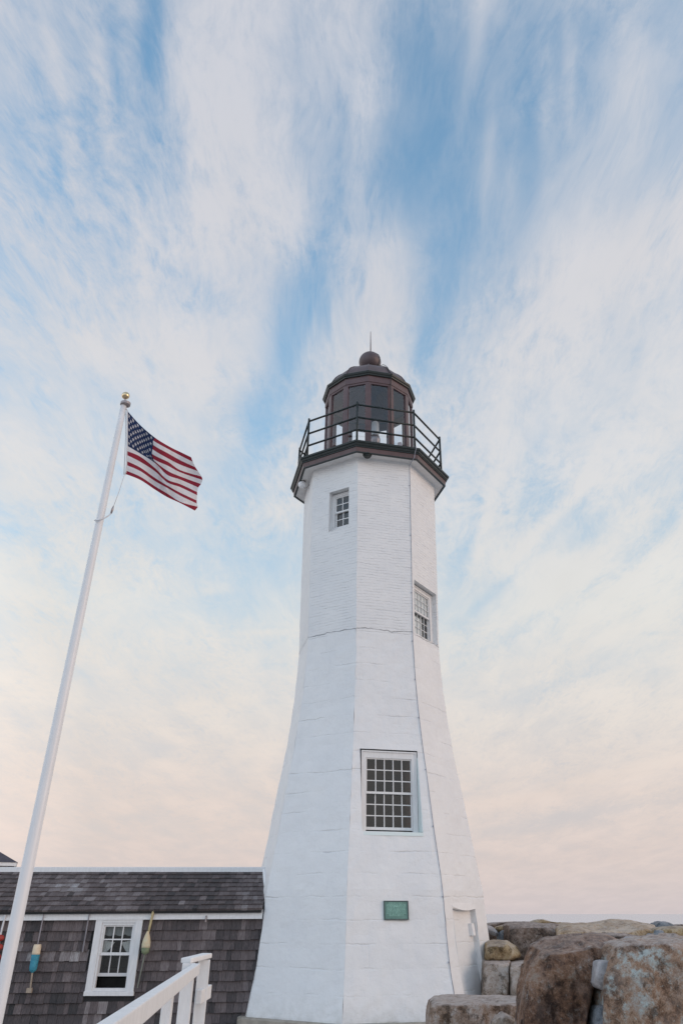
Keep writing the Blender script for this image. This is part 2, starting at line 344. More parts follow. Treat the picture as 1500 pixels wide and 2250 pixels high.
def rock_mat(name, cols, lich, lich_amt, seed=0.0, top_pale=.35):
    m = bpy.data.materials.new(name); m.use_nodes = True; t = m.node_tree; b = t.nodes['Principled BSDF']
    b.inputs['Roughness'].default_value = .88; b.inputs['Specular IOR Level'].default_value = .2
    tcn = t.nodes.new('ShaderNodeTexCoord'); mp = t.nodes.new('ShaderNodeMapping'); mp.inputs['Location'].default_value = (seed, seed * .7, seed * 1.3)
    mp.inputs['Rotation'].default_value = (seed * .4, .5, seed)
    t.links.new(tcn.outputs['Object'], mp.inputs[0]); v = mp.outputs[0]
    n1 = noise_node(t, v, 2.6, 10, .68); n2 = noise_node(t, v, 11, 10, .74); n3 = noise_node(t, v, 85, 4, .65)
    f = math_node(t, 'ADD', math_node(t, 'ADD', math_node(t, 'MULTIPLY', n1, .45), math_node(t, 'MULTIPLY', n2, .40)), math_node(t, 'MULTIPLY', n3, .15))
    k = len(cols)
    c = ramp(t, f, [(.425 + .15 * i / (k - 1), cc) for i, cc in enumerate(cols)])
    # grey weathered skin breaking up the rusty stone
    gs = ramp(t, noise_node(t, v, 3.7, 10, .72), [(.47, 0), (.60, 1)])
    c = mixc(t, math_node(t, 'MULTIPLY', gs, .28), c, tuple(.5 * x + .5 * sum(cols[-1]) / 3 * y for x, y in zip(cols[len(cols) // 2], (.98, 1.0, 1.02))))
    # run stains down the faces
    mps = t.nodes.new('ShaderNodeMapping'); mps.inputs['Scale'].default_value = (9, 9, 1.3); mps.inputs['Location'].default_value = (seed, 0, 0); mps.inputs['Rotation'].default_value = (0, .25, 0)
    t.links.new(tcn.outputs['Object'], mps.inputs[0])
    run = ramp(t, noise_node(t, mps.outputs[0], 1.0, 7, .7), [(.60, 0), (.70, 1)])
    lm = math_node(t, 'MULTIPLY', ramp(t, noise_node(t, v, 3.0, 10, .74), [(.53 - lich_amt, 0), (.63 - lich_amt, 1)]), ramp(t, n2, [(.44, .0), (.56, 1)]))
    lm = math_node(t, 'MAXIMUM', lm, math_node(t, 'MULTIPLY', run, .55))
    c = mixc(t, math_node(t, 'MULTIPLY', lm, .7), c, lich)
    dk = ramp(t, noise_node(t, v, 5, 10, .76), [(.41, 1), (.48, 0)])
    c = mixc(t, math_node(t, 'MULTIPLY', dk, .75), c, tuple(x * .45 for x in cols[0]))
    sp = ramp(t, noise_node(t, v, 34, 4, .7), [(.62, 0), (.72, 1)])
    c = mixc(t, math_node(t, 'MULTIPLY', sp, .45), c, tuple(min(.7, x * 1.1 + .03) for x in lich))
    # level tops made paler
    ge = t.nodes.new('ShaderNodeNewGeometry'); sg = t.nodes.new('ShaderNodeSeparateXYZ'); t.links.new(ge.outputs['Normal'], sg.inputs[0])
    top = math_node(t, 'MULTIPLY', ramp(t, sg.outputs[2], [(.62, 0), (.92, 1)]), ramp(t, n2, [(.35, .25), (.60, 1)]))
    c = mixc(t, math_node(t, 'MULTIPLY', top, top_pale), c, (.58, .50, .46))
    c = mixc(t, .35, c, ramp(t, n3, [(.3, (.35, .35, .35)), (.7, (1.0, 1.0, 1.0))]), 'MULTIPLY')
    t.links.new(c, b.inputs['Base Color'])
    bn = t.nodes.new('ShaderNodeBump'); bn.inputs['Strength'].default_value = .9; bn.inputs['Distance'].default_value = .03
    hh = math_node(t, 'ADD', math_node(t, 'MULTIPLY', n2, 1.0), math_node(t, 'MULTIPLY', n3, .3))
    t.links.new(hh, bn.inputs['Height']); t.links.new(bn.outputs[0], b.inputs['Normal'])
    return m

# ------------------------------------------------------------------ mesh helpers
class MB:
    def __init__(s): s.v = []; s.f = []; s.mi = []; s.tint = []; s.uv = None
    def add(s, vs, fs, mi=0, tint=0.0):
        o = len(s.v); s.v += [tuple(p) for p in vs]
        for f in fs: s.f.append(tuple(i + o for i in f)); s.mi.append(mi); s.tint.append(tint)
    def hexa(s, p, mi=0, tint=0.0):      # 8 corners: bottom ring 0-3, top ring 4-7
        s.add(p, [(3, 2, 1, 0), (4, 5, 6, 7), (0, 1, 5, 4), (1, 2, 6, 5), (2, 3, 7, 6), (3, 0, 4, 7)], mi, tint)
    def box(s, x0, x1, y0, y1, z0, z1, mi=0, tint=0.0, fr=None):
        p = [(x0, y0, z0), (x1, y0, z0), (x1, y1, z0), (x0, y1, z0), (x0, y0, z1), (x1, y0, z1), (x1, y1, z1), (x0, y1, z1)]
        if fr: p = [fr(*q) for q in p]
        s.hexa(p, mi, tint)
    def tube(s, pts, r, n=10, mi=0, cap=True):
        pts = [Vector(p) for p in pts]; rr = r if isinstance(r, (list, tuple)) else [r] * len(pts)
        rings = []; prev = None
        for i, p in enumerate(pts):
            d = (pts[min(i + 1, len(pts) - 1)] - pts[max(i - 1, 0)]).normalized()
            a = prev if prev is not None else (Vector((1, 0, 0)) if abs(d.x) < .9 else Vector((0, 1, 0)))
            a = (a - d * a.dot(d)).normalized(); b = d.cross(a); prev = a
            rings.append([p + (a * math.cos(2 * math.pi * k / n) + b * math.sin(2 * math.pi * k / n)) * rr[i] for k in range(n)])
        vs = [q for rg in rings for q in rg]; fs = []
        for i in range(len(rings) - 1):
            for k in range(n): fs.append((i * n + k, i * n + (k + 1) % n, (i + 1) * n + (k + 1) % n, (i + 1) * n + k))
        if cap:
            fs.append(tuple(range(n - 1, -1, -1))); fs.append(tuple((len(rings) - 1) * n + k for k in range(n)))
        s.add(vs, fs, mi)
    def rings(s, c, prof, n, ph=0.0, mi=0, cap0=False, cap1=False, ks=None):   # lathe / n-gon ring stack: prof = [(R, z)]
        vs = []
        for Rr, z in prof:
            for k in range(n):
                th = ph + 2 * math.pi * k / n
                vs.append((c[0] + Rr * math.sin(th), c[1] - Rr * math.cos(th), z))
        fs = []
        for i in range(len(prof) - 1):
            for k in (range(n) if ks is None else ks):
                fs.append((i * n + k, i * n + (k + 1) % n, (i + 1) * n + (k + 1) % n, (i + 1) * n + k))
        if cap0: fs.append(tuple(range(n - 1, -1, -1)))
        if cap1: fs.append(tuple((len(prof) - 1) * n + k for k in range(n)))
        s.add(vs, fs, mi)
    def sphere(s, c, r, nu=24, nv=14, mi=0, sz=1.0):
        prof = [(max(1e-4, r * math.sin(math.pi * i / nv)), c[2] - sz * r * math.cos(math.pi * i / nv)) for i in range(nv + 1)]
        s.rings(c, prof, nu, 0, mi)
    def build(s, name, m, parent=None, smooth=False, bevel=0.0, tint=False, loc=None):
        org = Vector((0, 0, 0)); q = parent
        while q is not None: org += q.location; q = q.parent
        if loc is not None: org = org + Vector(loc)
        me = bpy.data.meshes.new(name)
        me.from_pydata([tuple(Vector(p) - org) for p in s.v], [], s.f)
        ms = m if isinstance(m, list) else [m]
        for x in ms: me.materials.append(x)
        me.polygons.foreach_set('material_index', s.mi)
        if smooth: me.polygons.foreach_set('use_smooth', [True] * len(s.f))
        if tint:
            a = me.attributes.new('tint', 'FLOAT', 'FACE'); a.data.foreach_set('value', s.tint)
        if s.uv is not None:
            l = me.uv_layers.new(name='UVMap'); flat = [s.uv[vi] for p in me.polygons for vi in p.vertices]
            l.data.foreach_set('uv', [c for q2 in flat for c in q2])
        me.update()
        if bevel:
            bm = bmesh.new(); bm.from_mesh(me)
            ed = [e for e in bm.edges if len(e.link_faces) == 2 and e.calc_face_angle(0) > .5]
            bmesh.ops.bevel(bm, geom=ed, offset=bevel, segments=2, affect='EDGES', profile=.6)
            bm.to_mesh(me); bm.free()
        o = bpy.data.objects.new(name, me); COL.objects.link(o)
        if parent is not None: o.parent = parent
        if loc is not None: o.location = loc
        return o
def tag(o, label=None, cat=None, group=None, kind=None):
    for k, v in (('label', label), ('category', cat), ('group', group), ('kind', kind)):
        if v: o[k] = v
    return o
def empty(name, loc, label, cat, group=None):
    o = bpy.data.objects.new(name, None); COL.objects.link(o); o.location = loc; o.empty_display_size = .2
    return tag(o, label, cat, group)

# ------------------------------------------------------------------ setting: ground and sea
def gz(x, y):
    def ss(a, b, v):
        t = min(1, max(0, (v - a) / (b - a))); return t * t * (3 - 2 * t)
    z = -.15 + .45 * ss(1.4, 2.6, x) * ss(11, 14, y)
    sea_edge = 27 + 1.5 * math.sin(x * .3) if x > -3 else 90
    z -= 5.0 * ss(sea_edge, sea_edge + 8, y)
    z -= 5.0 * ss(26, 40, x)
    return z + .02 * mnoise.noise(Vector((x * .8, y * .8, 0)))
g = MB()
xs = sorted(set([-400, -200, -120, -80, -60, -40] + [i * .8 for i in range(-40, 56)] + [60, 90]))
ys = sorted(set([-300, -150, -80, -40, -20, -10] + [i * .8 for i in range(-6, 50)] + [44, 50, 60, 75, 95, 110]))
g.add([(x, y, gz(x, y)) for y in ys for x in xs], [(j * len(xs) + i, j * len(xs) + i + 1, (j + 1) * len(xs) + i + 1, (j + 1) * len(xs) + i) for j in range(len(ys) - 1) for i in range(len(xs) - 1)])
tag(g.build('ground', M['ground'], smooth=True), kind='structure')

def sea_mat():
    m = bpy.data.materials.new('sea_water'); m.use_nodes = True; t = m.node_tree; b = t.nodes['Principled BSDF']
    b.inputs['Base Color'].default_value = (.40, .46, .54, 1); b.inputs['Roughness'].default_value = .18; b.inputs['IOR'].default_value = 1.33
    tcn = t.nodes.new('ShaderNodeTexCoord'); mp = t.nodes.new('ShaderNodeMapping'); mp.inputs['Scale'].default_value = (.12, .3, 1)
    t.links.new(tcn.outputs['Object'], mp.inputs[0])
    a = noise_node(t, mp.outputs[0], 1.0, 6, .6)
    mp2 = t.nodes.new('ShaderNodeMapping'); mp2.inputs['Scale'].default_value = (.01, .03, 1); t.links.new(tcn.outputs['Object'], mp2.inputs[0])
    a2 = noise_node(t, mp2.outputs[0], 1.0, 5, .6)
    bn = t.nodes.new('ShaderNodeBump'); bn.inputs['Strength'].default_value = .35; bn.inputs['Distance'].default_value = .22
    t.links.new(math_node(t, 'ADD', a, math_node(t, 'MULTIPLY', a2, 2.5)), bn.inputs['Height']); t.links.new(bn.outputs[0], b.inputs['Normal'])
    return m
s = MB()
rad = [0, 40, 80, 160, 320, 700, 1500, 4000, 12000, 40000]
nseg = 64
vs = [(0, 0, -3.6)]
for r_ in rad[1:]: vs += [(r_ * math.cos(2 * math.pi * k / nseg), r_ * math.sin(2 * math.pi * k / nseg), -3.6) for k in range(nseg)]
fs = [(0, 1 + k, 1 + (k + 1) % nseg) for k in range(nseg)]
for i in range(len(rad) - 2):
    for k in range(nseg): fs.append((1 + i * nseg + k, 1 + (i + 1) * nseg + k, 1 + (i + 1) * nseg + (k + 1) % nseg, 1 + i * nseg + (k + 1) % nseg))
s.add(vs, fs)
tag(s.build('sea', sea_mat()), kind='structure')

# ------------------------------------------------------------------ lighthouse
TX, TY, PH = -.127, 19.635, R(-8.505)
TC = (TX, TY)
PZ = [-.3, 0, .4, .8, 1.4, 2.1, 2.6, 3.3, 4.2, 5.0, 5.9, 6.5, 7.1, 7.4, 7.66, 8.5, 9.5, 11, 12.0, 12.52]
PR = [2.90, 2.868, 2.79, 2.715, 2.645, 2.595, 2.515, 2.385, 2.245, 2.105, 1.985, 1.925, 1.89, 1.872, 1.868, 1.885, 1.905, 1.925, 1.94, 1.945]
def rad_at(z):
    return float(np.interp(z, PZ, PR))
def fframe(k):
    th = PH + (k + .5) * math.pi / 4
    return Vector((math.sin(th), -math.cos(th), 0)), Vector((math.cos(th), math.sin(th), 0))
def fpos(k, sx, z, a):       # point on/near face k: sx along the face, a = distance of the plane from the axis
    n, t_ = fframe(k)
    return Vector((TX, TY, z)) + n * a + t_ * sx
C8, S8 = math.cos(math.pi / 8), math.sin(math.pi / 8)

lh = empty('lighthouse', (TX, TY, 0), 'white octagonal stone and brick lighthouse with a brown lantern room on top', 'lighthouse')
HOLES = {0: [(-.655, .665, 3.17, 4.845, 'lower')], 7: [(-.165, .465, 10.46, 11.64, 'upper')], 1: [(-.61, .645, 7.70, 9.10, 'right'), (-.63, .485, .02, 1.80, 'door')]}
tw = MB(); tuv = []
def tv(p, uv): tw.v.append(tuple(p)); tuv.append(uv); return len(tw.v) - 1
def tf(*idx): tw.f.append(idx); tw.mi.append(0); tw.tint.append(0)
for k in range(8):
    hs = HOLES.get(k, [])
    zl = sorted(set([round(-.3 + .11 * i, 4) for i in range(117)] + [12.52] + [h[2] for h in hs] + [h[3] for h in hs]))
    zl = [z for i, z in enumerate(zl) if i == 0 or z - zl[i - 1] > .004]
    inner = sorted(set([round(-.69 + .115 * i, 4) for i in range(13)] + [h[0] for h in hs] + [h[1] for h in hs]))
    inner = [s_ for s_ in inner if abs(s_) <= .69]
    grid = []
    for z in zl:
        Rz = rad_at(z); hw = Rz * S8; a = Rz * C8
        cols = [-hw, -hw + (hw - .69) * .5] + inner + [hw - (hw - .69) * .5, hw]
        row = []
        for ci, s_ in enumerate(cols):
            u_ = k * 3.1 + s_
            edge = ci in (0, len(cols) - 1)
            # uneven masonry: stone lower half rougher than the brick, arrises shared between faces
            if edge:
                kk = k if ci == 0 else (k + 1) % 8
                d = .016 * mnoise.noise(Vector((kk * 7.3, z * 1.9, 3))) + .010 * mnoise.noise(Vector((kk * 3.1, z * 6, 9)))
                if z < 7.6: d += .012 * (round(z / .42) % 2) * mnoise.noise(Vector((kk * 5.0, math.floor(z / .42) * 3.7, 1)))
            else:
                d = .016 * mnoise.noise(Vector((u_ * 1.2, z * 1.2, k * 9.0))) + (.010 if z < 7.6 else .004) * mnoise.noise(Vector((u_ * 4, z * 4, k * 5.0)))
            d *= 1.0 if z < 7.6 else .45
            row.append(tv(fpos(k, s_, z, a + d), (u_, z)))
        grid.append((z, cols, row))
    for j in range(len(grid) - 1):
        z0, c0, r0 = grid[j]; z1, c1, r1 = grid[j + 1]; zm = (z0 + z1) / 2
        for i in range(len(c0) - 1):
            sm = (c0[i] + c0[i + 1] + c1[i] + c1[i + 1]) / 4
            if any(h[0] < sm < h[1] and h[2] < zm < h[3] for h in hs): continue
            tf(r0[i], r0[i + 1], r1[i + 1], r1[i])
    for h in hs:                       # reveals: from the wall surface back to the set plane
        s0, s1, z0, z1, kind = h
        def back(z):
            if kind == 'lower': return 1.925
            if kind == 'upper': return rad_at((z0 + z1) / 2) * C8 - .22
            if kind == 'right': return rad_at((z0 + z1) / 2) * C8 - .19
            return rad_at(z) * C8 - .118
        zz = [z for z, _, _ in grid if z0 - 1e-6 <= z <= z1 + 1e-6]
        for se, flip in ((s0, 0), (s1, 1)):
            pv = None
            for z in zz:
                a_ = tv(fpos(k, se, z, rad_at(z) * C8), (k * 3.1 + se, z)); b_ = tv(fpos(k, se, z, back(z)), (k * 3.1 + se + .3, z))
                if pv: tf(*( (pv[0], pv[1], b_, a_) if flip else (pv[1], pv[0], a_, b_)))
                pv = (a_, b_)
        ss_ = [s0 + (s1 - s0) * i / 6 for i in range(7)]
        for ze, flip in ((z0, 0), (z1, 1)):
            pv = None
            for s_ in ss_:
                zo = 0.0
                a_ = tv(fpos(k, s_, ze + zo, rad_at(ze) * C8), (k * 3.1 + s_, ze)); b_ = tv(fpos(k, s_, ze, back(ze)), (k * 3.1 + s_, ze + .3))
                if pv: tf(*((pv[1], pv[0], a_, b_) if flip else (pv[0], pv[1], b_, a_)))
                pv = (a_, b_)
        if kind == 'door':             # blocked doorway: whitewashed infill set back from the wall
            prev = None
            for z in zz:
                row = [tv(fpos(k, s_, z, back(z)), (k * 3.1 + s_, z)) for s_ in ss_]
                if prev:
                    for i in range(6): tf(prev[i], prev[i + 1], row[i + 1], row[i])
                prev = row
tw.uv = tuv
tower = tw.build('tower', M['tower'], lh)

# doorway: sagging lintel edge and the small box on the infill
db = MB()
for i in range(10):
    s0 = -.63 + 1.115 * i / 10; s1 = -.63 + 1.115 * (i + 1) / 10
    sag = lambda q: 1.795 - .045 * math.sin(math.pi * min(1, (q + .63) / 1.115)) * (1 if q < .3 else .8) + .03 * (1 - (q + .63) / 1.115)
    aa = rad_at(1.8) * C8
    db.hexa([fpos(1, s0, sag(s0), aa + .012), fpos(1, s1, sag(s1), aa + .012), fpos(1, s1, sag(s1), aa - .1), fpos(1, s0, sag(s0), aa - .1),
             fpos(1, s0, 1.90, aa - .006), fpos(1, s1, 1.90, aa - .006), fpos(1, s1, 1.90, aa - .1), fpos(1, s0, 1.90, aa - .1)])
db.build('door_lintel', M['paint'], lh)
wb = MB()
aa = rad_at(1.4) * C8 - .118
wb.hexa([fpos(1, .31, 1.31, aa + .10), fpos(1, .43, 1.31, aa + .10), fpos(1, .43, 1.31, aa - .02), fpos(1, .31, 1.31, aa - .02),
         fpos(1, .30, 1.53, aa + .07), fpos(1, .42, 1.53, aa + .07), fpos(1, .42, 1.53, aa - .04), fpos(1, .30, 1.53, aa - .04)])
wb.build('switch_box', M['paint'], lh, bevel=.006)

# windows of the tower: casing, two sashes with muntins, panes, and the niche behind
def sash_window(k, a, s0, s1, z0, z1, cas, top_cas, bot, nx, ny, parent, name='window', niche=None, open_gap=0.0, meet=.5, mw=.018, stile=.035):
    fr = lambda sx, d, z: fpos(k, sx, z, a - d)         # d = depth behind the set plane
    c = MB()
    c.box(s0, s0 + cas, 0, .10, z0, z1, fr=fr); c.box(s1 - cas, s1, 0, .10, z0, z1, fr=fr)
    c.box(s0 + cas, s1 - cas, .002, .10, z1 - top_cas, z1, fr=fr); c.box(s0 + cas, s1 - cas, .002, .10, z0, z0 + bot, fr=fr)
    # stepped outer bead
    c.box(s0 - .0, s0 + .028, -.018, .0, z0, z1, fr=fr); c.box(s1 - .028, s1, -.018, .0, z0, z1, fr=fr); c.box(s0 + .028, s1 - .028, -.018, .0, z1 - .028, z1, fr=fr)
    win = c.build(name, M['woodpaint'], parent)
    i0, i1, j0, j1 = s0 + cas, s1 - cas, z0 + bot, z1 - top_cas
    zm = j0 + (j1 - j0) * meet
    for (d0, zA, zB, lift) in ((.025, zm - .02, j1, 0), (.065, j0, zm + .02, open_gap)):
        zA2 = zA + (lift if zA == j0 else 0)
        sm = MB(); d1 = d0 + .035
        sm.box(i0, i0 + stile, d0, d1, zA2, zB, fr=fr); sm.box(i1 - stile, i1, d0, d1, zA2, zB, fr=fr)
        bt = .045 if zA != j0 else .055
        sm.box(i0 + stile, i1 - stile, d0, d1, zA2, zA2 + bt, fr=fr); sm.box(i0 + stile, i1 - stile, d0, d1, zB - stile, zB, fr=fr)
        g0, g1, h0, h1 = i0 + stile, i1 - stile, zA2 + bt, zB - stile
        for q in range(1, nx):
            x = g0 + (g1 - g0) * q / nx; sm.box(x - mw / 2, x + mw / 2, d0 + .004, d1 - .004, h0, h1, fr=fr)
        for q in range(1, ny):
            z = h0 + (h1 - h0) * q / ny; sm.box(g0, g1, d0 + .006, d1 - .006, z - mw / 2, z + mw / 2, fr=fr)
        sm.build('sash', M['woodpaint'], win)
        gm = MB(); gm.add([fr(g0, d0 + .02, h0), fr(g1, d0 + .02, h0), fr(g1, d0 + .02, h1), fr(g0, d0 + .02, h1)], [(0, 1, 2, 3)])
        gm.build('pane', M['glass'], win)
    if niche:
        nm = MB(); b0, b1, c0, c1, dp = i0 - .02, i1 + .02, j0 - .05, j1 + .05, niche
        P = [fr(b0, .11, c0), fr(b1, .11, c0), fr(b1 - .02, dp, c0), fr(b0 + .02, dp, c0), fr(b0, .11, c1), fr(b1, .11, c1), fr(b1 - .02, dp, c1), fr(b0 + .02, dp, c1)]
        nm.add(P, [(0, 3, 7, 4), (1, 5, 6, 2), (4, 7, 6, 5), (0, 1, 2, 3)], 0)
        nm.add([P[2], P[3], P[7], P[6]], [(0, 1, 2, 3)], 1)
        nm.build('niche', [M['brick'], M['interior']], win)
    return win
lw = sash_window(0, 1.955, -.617, .642, 3.165, 4.815, .105, .15, .035, 5, 3, lh, niche=.55, meet=.515, mw=.020, stile=.026, open_gap=.03)
uw = sash_window(7, rad_at(11) * C8 - .15, -.165, .465, 10.52, 11.60, .085, .07, .07, 2, 2, lh, niche=.4, meet=.5, mw=.022, stile=.032)
rw = sash_window(1, rad_at(8.4) * C8 - .13, -.61, .645, 7.70, 9.06, .15, .10, .07, 5, 3, lh, niche=.12 + .4, meet=.52, mw=.014, stile=.03)
bw = MB(); aw = rad_at(8.4) * C8 - .13  # white sheets added behind the right window's panes to make them pale
bw.hexa([fpos(1, -.45, 8.45, aw - .064), fpos(1, .45, 8.45, aw - .064), fpos(1, .45, 8.45, aw - .072), fpos(1, -.45, 8.45, aw - .072),
         fpos(1, -.45, 8.95, aw - .064), fpos(1, .45, 8.95, aw - .064), fpos(1, .45, 8.95, aw - .072), fpos(1, -.45, 8.95, aw - .072)])
bw.build('pane_backing', M['paint'], rw)
bw = MB()
bw.hexa([fpos(1, -.46, 7.80, aw - .105), fpos(1, .20, 7.80, aw - .105), fpos(1, .20, 7.80, aw - .115), fpos(1, -.46, 7.80, aw - .115), fpos(1, -.46, 8.30, aw - .105), fpos(1, .20, 8.30, aw - .105), fpos(1, .20, 8.30, aw - .115), fpos(1, -.46, 8.30, aw - .115)])
bw.build('lower_backing', M['paint'], rw)
sl_ = MB()                 # mint-stained sill and side lining of the lower window
sl_.hexa([fpos(0, -.63, 3.10, 2.250), fpos(0, .665, 3.10, 2.250), fpos(0, .665, 3.10, 1.93), fpos(0, -.63, 3.10, 1.93),
          fpos(0, -.63, 3.168, 2.236), fpos(0, .665, 3.168, 2.236), fpos(0, .665, 3.19, 1.93), fpos(0, -.63, 3.19, 1.93)])
sl_.hexa([fpos(0, .652, 3.19, 2.215), fpos(0, .672, 3.17, 2.228), fpos(0, .672, 3.19, 1.94), fpos(0, .652, 3.19, 1.94),
          fpos(0, .652, 4.7, 1.985), fpos(0, .672, 4.7, 1.993), fpos(0, .672, 4.7, 1.94), fpos(0, .652, 4.7, 1.94)])
sl_.build('window_sill', M['mint'], lw)
st = MB()
st.hexa([fpos(0, .47, 2.96, 2.262), fpos(0, .52, 2.93, 2.267), fpos(0, .52, 2.93, 2.2), fpos(0, .47, 2.96, 2.2), fpos(0, .44, 3.06, 2.243), fpos(0, .53, 3.06, 2.243), fpos(0, .53, 3.06, 2.2), fpos(0, .44, 3.06, 2.2)])

# gallery: soffit, brown fascia, dark crown moulding, deck
GP = R(-8.3)
so_ = MB(); so_.rings(TC, [(1.90, 12.50), (2.25, 12.488)], 8, GP); so_.build('soffit', M['soffit'], lh)
lip = MB(); lip.rings(TC, [(2.22, 12.486), (2.22, 12.466), (2.283, 12.466), (2.283, 12.49)], 8, GP); lip.build('drip_edge', M['dark'], lh)
fa = MB(); fa.rings(TC, [(2.24, 12.49), (2.276, 12.49), (2.30, 12.625), (2.2, 12.625)], 8, GP); fa.build('fascia', M['bronze'], lh)
cr = MB(); cr.rings(TC, [(2.2, 12.622), (2.325, 12.622), (2.325, 12.65), (2.345, 12.66), (2.36, 12.695), (2.36, 12.715), (2.395, 12.735), (2.40, 12.785), (2.385, 12.795), (1.2, 12.80)], 8, GP)
cr.build('gallery_deck', M['dark'], lh)
# gallery railing
rl = MB()
RV = [fr_ for fr_ in ((TX + 2.18 * math.sin(GP + q * math.pi / 4), TY - 2.18 * math.cos(GP + q * math.pi / 4)) for q in range(8))]
for q in range(8):
    x0, y0 = RV[q]; x1, y1 = RV[(q + 1) % 8]
    for z in (14.10, 13.665, 13.25): rl.tube([(x0, y0, z), (x1, y1, z)], .029, 8)
rail_o = rl.build('gallery_rail', M['iron'], lh, smooth=True)
for q in range(8):
    x0, y0 = RV[q]
    pm = MB(); pm.tube([(x0, y0, 12.79), (x0, y0, 14.17)], .031, 8); pm.sphere((x0, y0, 14.18), .032, 10, 6)
    for z in (14.10, 13.665, 13.25): pm.sphere((x0, y0, z), .036, 10, 6)
    pm.build('rail_post', M['iron'], rail_o, smooth=True)

# lantern room: twelve posts, panes, frieze, eave, faceted roof, ball and rod
LP = R(-.6); LR = 1.375
def lpt(Rr, th, z): return (TX + Rr * math.sin(th), TY - Rr * math.cos(th), z)
lf = MB()
lf.rings(TC, [(LR - .06, 15.44), (LR + .005, 15.44), (LR + .005, 15.50), (LR + .022, 15.51), (LR + .022, 15.74), (LR - .06, 15.74)], 12, LP)
lant = lf.build('lantern_room', M['bronze'], lh)
ls0 = MB(); ls0.rings(TC, [(LR + .02, 12.80), (LR + .02, 13.02), (LR - .03, 13.05), (LR - .03, 12.80)], 12, LP); ls0.build('lantern_sill', M['bronze'], lant)
for q in range(12):
    th = LP + q * math.pi / 6
    pm = MB(); w_ = .088 / LR
    pm.add([lpt(LR, th, 13.0), lpt(LR * math.cos(0.0) - .004, th - w_, 13.0), lpt(LR - .10, th - w_ * 1.05, 13.0), lpt(LR - .10, th + w_ * 1.05, 13.0), lpt(LR - .004, th + w_, 13.0),
            lpt(LR, th, 15.46), lpt(LR - .004, th - w_, 15.46), lpt(LR - .10, th - w_ * 1.05, 15.46), lpt(LR - .10, th + w_ * 1.05, 15.46), lpt(LR - .004, th + w_, 15.46)],
           [(1, 0, 5, 6), (0, 4, 9, 5), (4, 3, 8, 9), (3, 2, 7, 8), (2, 1, 6, 7)])
    pm.build('lantern_post', M['bronze'], lant)
for q in range(12):
    th0 = LP + q * math.pi / 6 + .06; th1 = LP + (q + 1) * math.pi / 6 - .06
    r_ = (LR - .05)
    gm = MB(); gm.add([lpt(r_, th0, 13.04), lpt(r_, th1, 13.04), lpt(r_, th1, 15.45), lpt(r_, th0, 15.45)], [(0, 1, 2, 3)])
    gm.build('lantern_pane', M['lanternglass'], lant)
ev = MB(); ev.rings(TC, [(LR - .08, 15.735), (LR + .065, 15.735), (LR + .075, 15.775), (LR + .10, 15.80), (LR + .115, 15.855), (LR + .10, 15.875), (LR - .02, 15.895)], 12, LP)
ev.build('eave_moulding', M['dark'], lant)
RF = [(LR + .03, 15.875), (1.345, 15.97), (1.285, 16.10), (1.20, 16.25), (1.09, 16.38), (.93, 16.52), (.70, 16.68), (.45, 16.82), (.25, 16.93)]
rf = MB(); rf.rings(TC, RF, 12, LP, cap1=True)
roof = rf.build('lantern_roof', M['roofmetal'], lant)
rb = MB()
for q in range(12):
    rb.tube([lpt(Rr + .006, LP + q * math.pi / 6, z + .004) for Rr, z in RF], .014, 6)
rb.build('roof_rib', M['roofmetal'], roof, smooth=True)
ci = MB(); ci.rings(TC, [(LR - .07, 15.73), (1.15, 15.95), (.8, 16.25), (.1, 16.5)], 12, LP)       # ceiling seen through the glass
ci.build('lantern_ceiling', M['bronze'], lant)
for q in range(12):
    th = LP + q * math.pi / 6
    cb = MB(); cb.tube([lpt(LR - .12, th, 15.68), lpt(.1, th, 16.40)], .022, 6); cb.build('ceiling_rib', M['roofmetal'], lant)
bl = MB(); bl.sphere((TX + .03, TY, 17.34), .365, 32, 18); bl.rings((TX + .03, TY), [(.27, 16.86), (.2, 16.96), (.2, 17.1)], 20)
ball = bl.build('roof_ball', M['roofmetal'], lant, smooth=True)
rd = MB(); rd.tube([(TX + .05, TY, 17.65), (TX + .05, TY, 18.1), (TX + .05, TY, 18.66)], [.02, .017, .008], 8)
rd.build('lightning_rod', M['bronze'], lant, smooth=True)

# lightning conductor: rod, over ball and roof, down the frieze, across the gallery and along the arris
cd = MB()
th = LP + math.pi / 6 - .02
pts = [(TX + .05, TY - .02, 17.72)]
for i in range(7):
    f_ = math.pi * (.08 + .72 * i / 6); rr = .378 * math.sin(f_)
    pts.append((TX + .03 + rr * .88, TY - rr * .46, 17.34 + .378 * math.cos(f_)))
pts += [lpt(.95, th, 16.58), lpt(1.10, th, 16.44), lpt(1.24, th, 16.26), lpt(1.36, th, 16.02), lpt(LR + .125, th, 15.86), lpt(LR + .06, th, 15.7), lpt(LR + .03, th, 15.4), lpt(LR + .02, th, 14.6), lpt(LR + .03, th, 13.3), lpt(LR + .06, th, 12.83)]
cd.tube(pts, .010, 6); cd.build('roof_cable', M['dark'], lant); cd = MB()
thc = PH + math.pi / 4 - .05
cd.tube([lpt(2.30, thc, 12.80), lpt(2.385, thc, 12.80), lpt(2.385, thc, 12.72), lpt(2.325, thc, 12.62), lpt(2.29, thc, 12.49), lpt(2.2, thc, 12.45), lpt(1.97, thc + .04, 12.44)], .010, 6)
pts = []
for i in range(60):
    z = 12.44 - 12.4 * i / 59
    pts.append(fpos(0, rad_at(z) * S8 - .006, z, rad_at(z) * C8 + .008))
cd.tube(pts, .0065, 6)
for z in (11.8, 10.3, 8.7, 7.45, 6.5, 5.6, 4.45, 3.3, 2.0, .9): 
    p = fpos(0, rad_at(z) * S8 - .014, z, rad_at(z) * C8 + .012); cd.box(p.x - .016, p.x + .012, p.y - .014, p.y + .014, z - .012, z + .012)
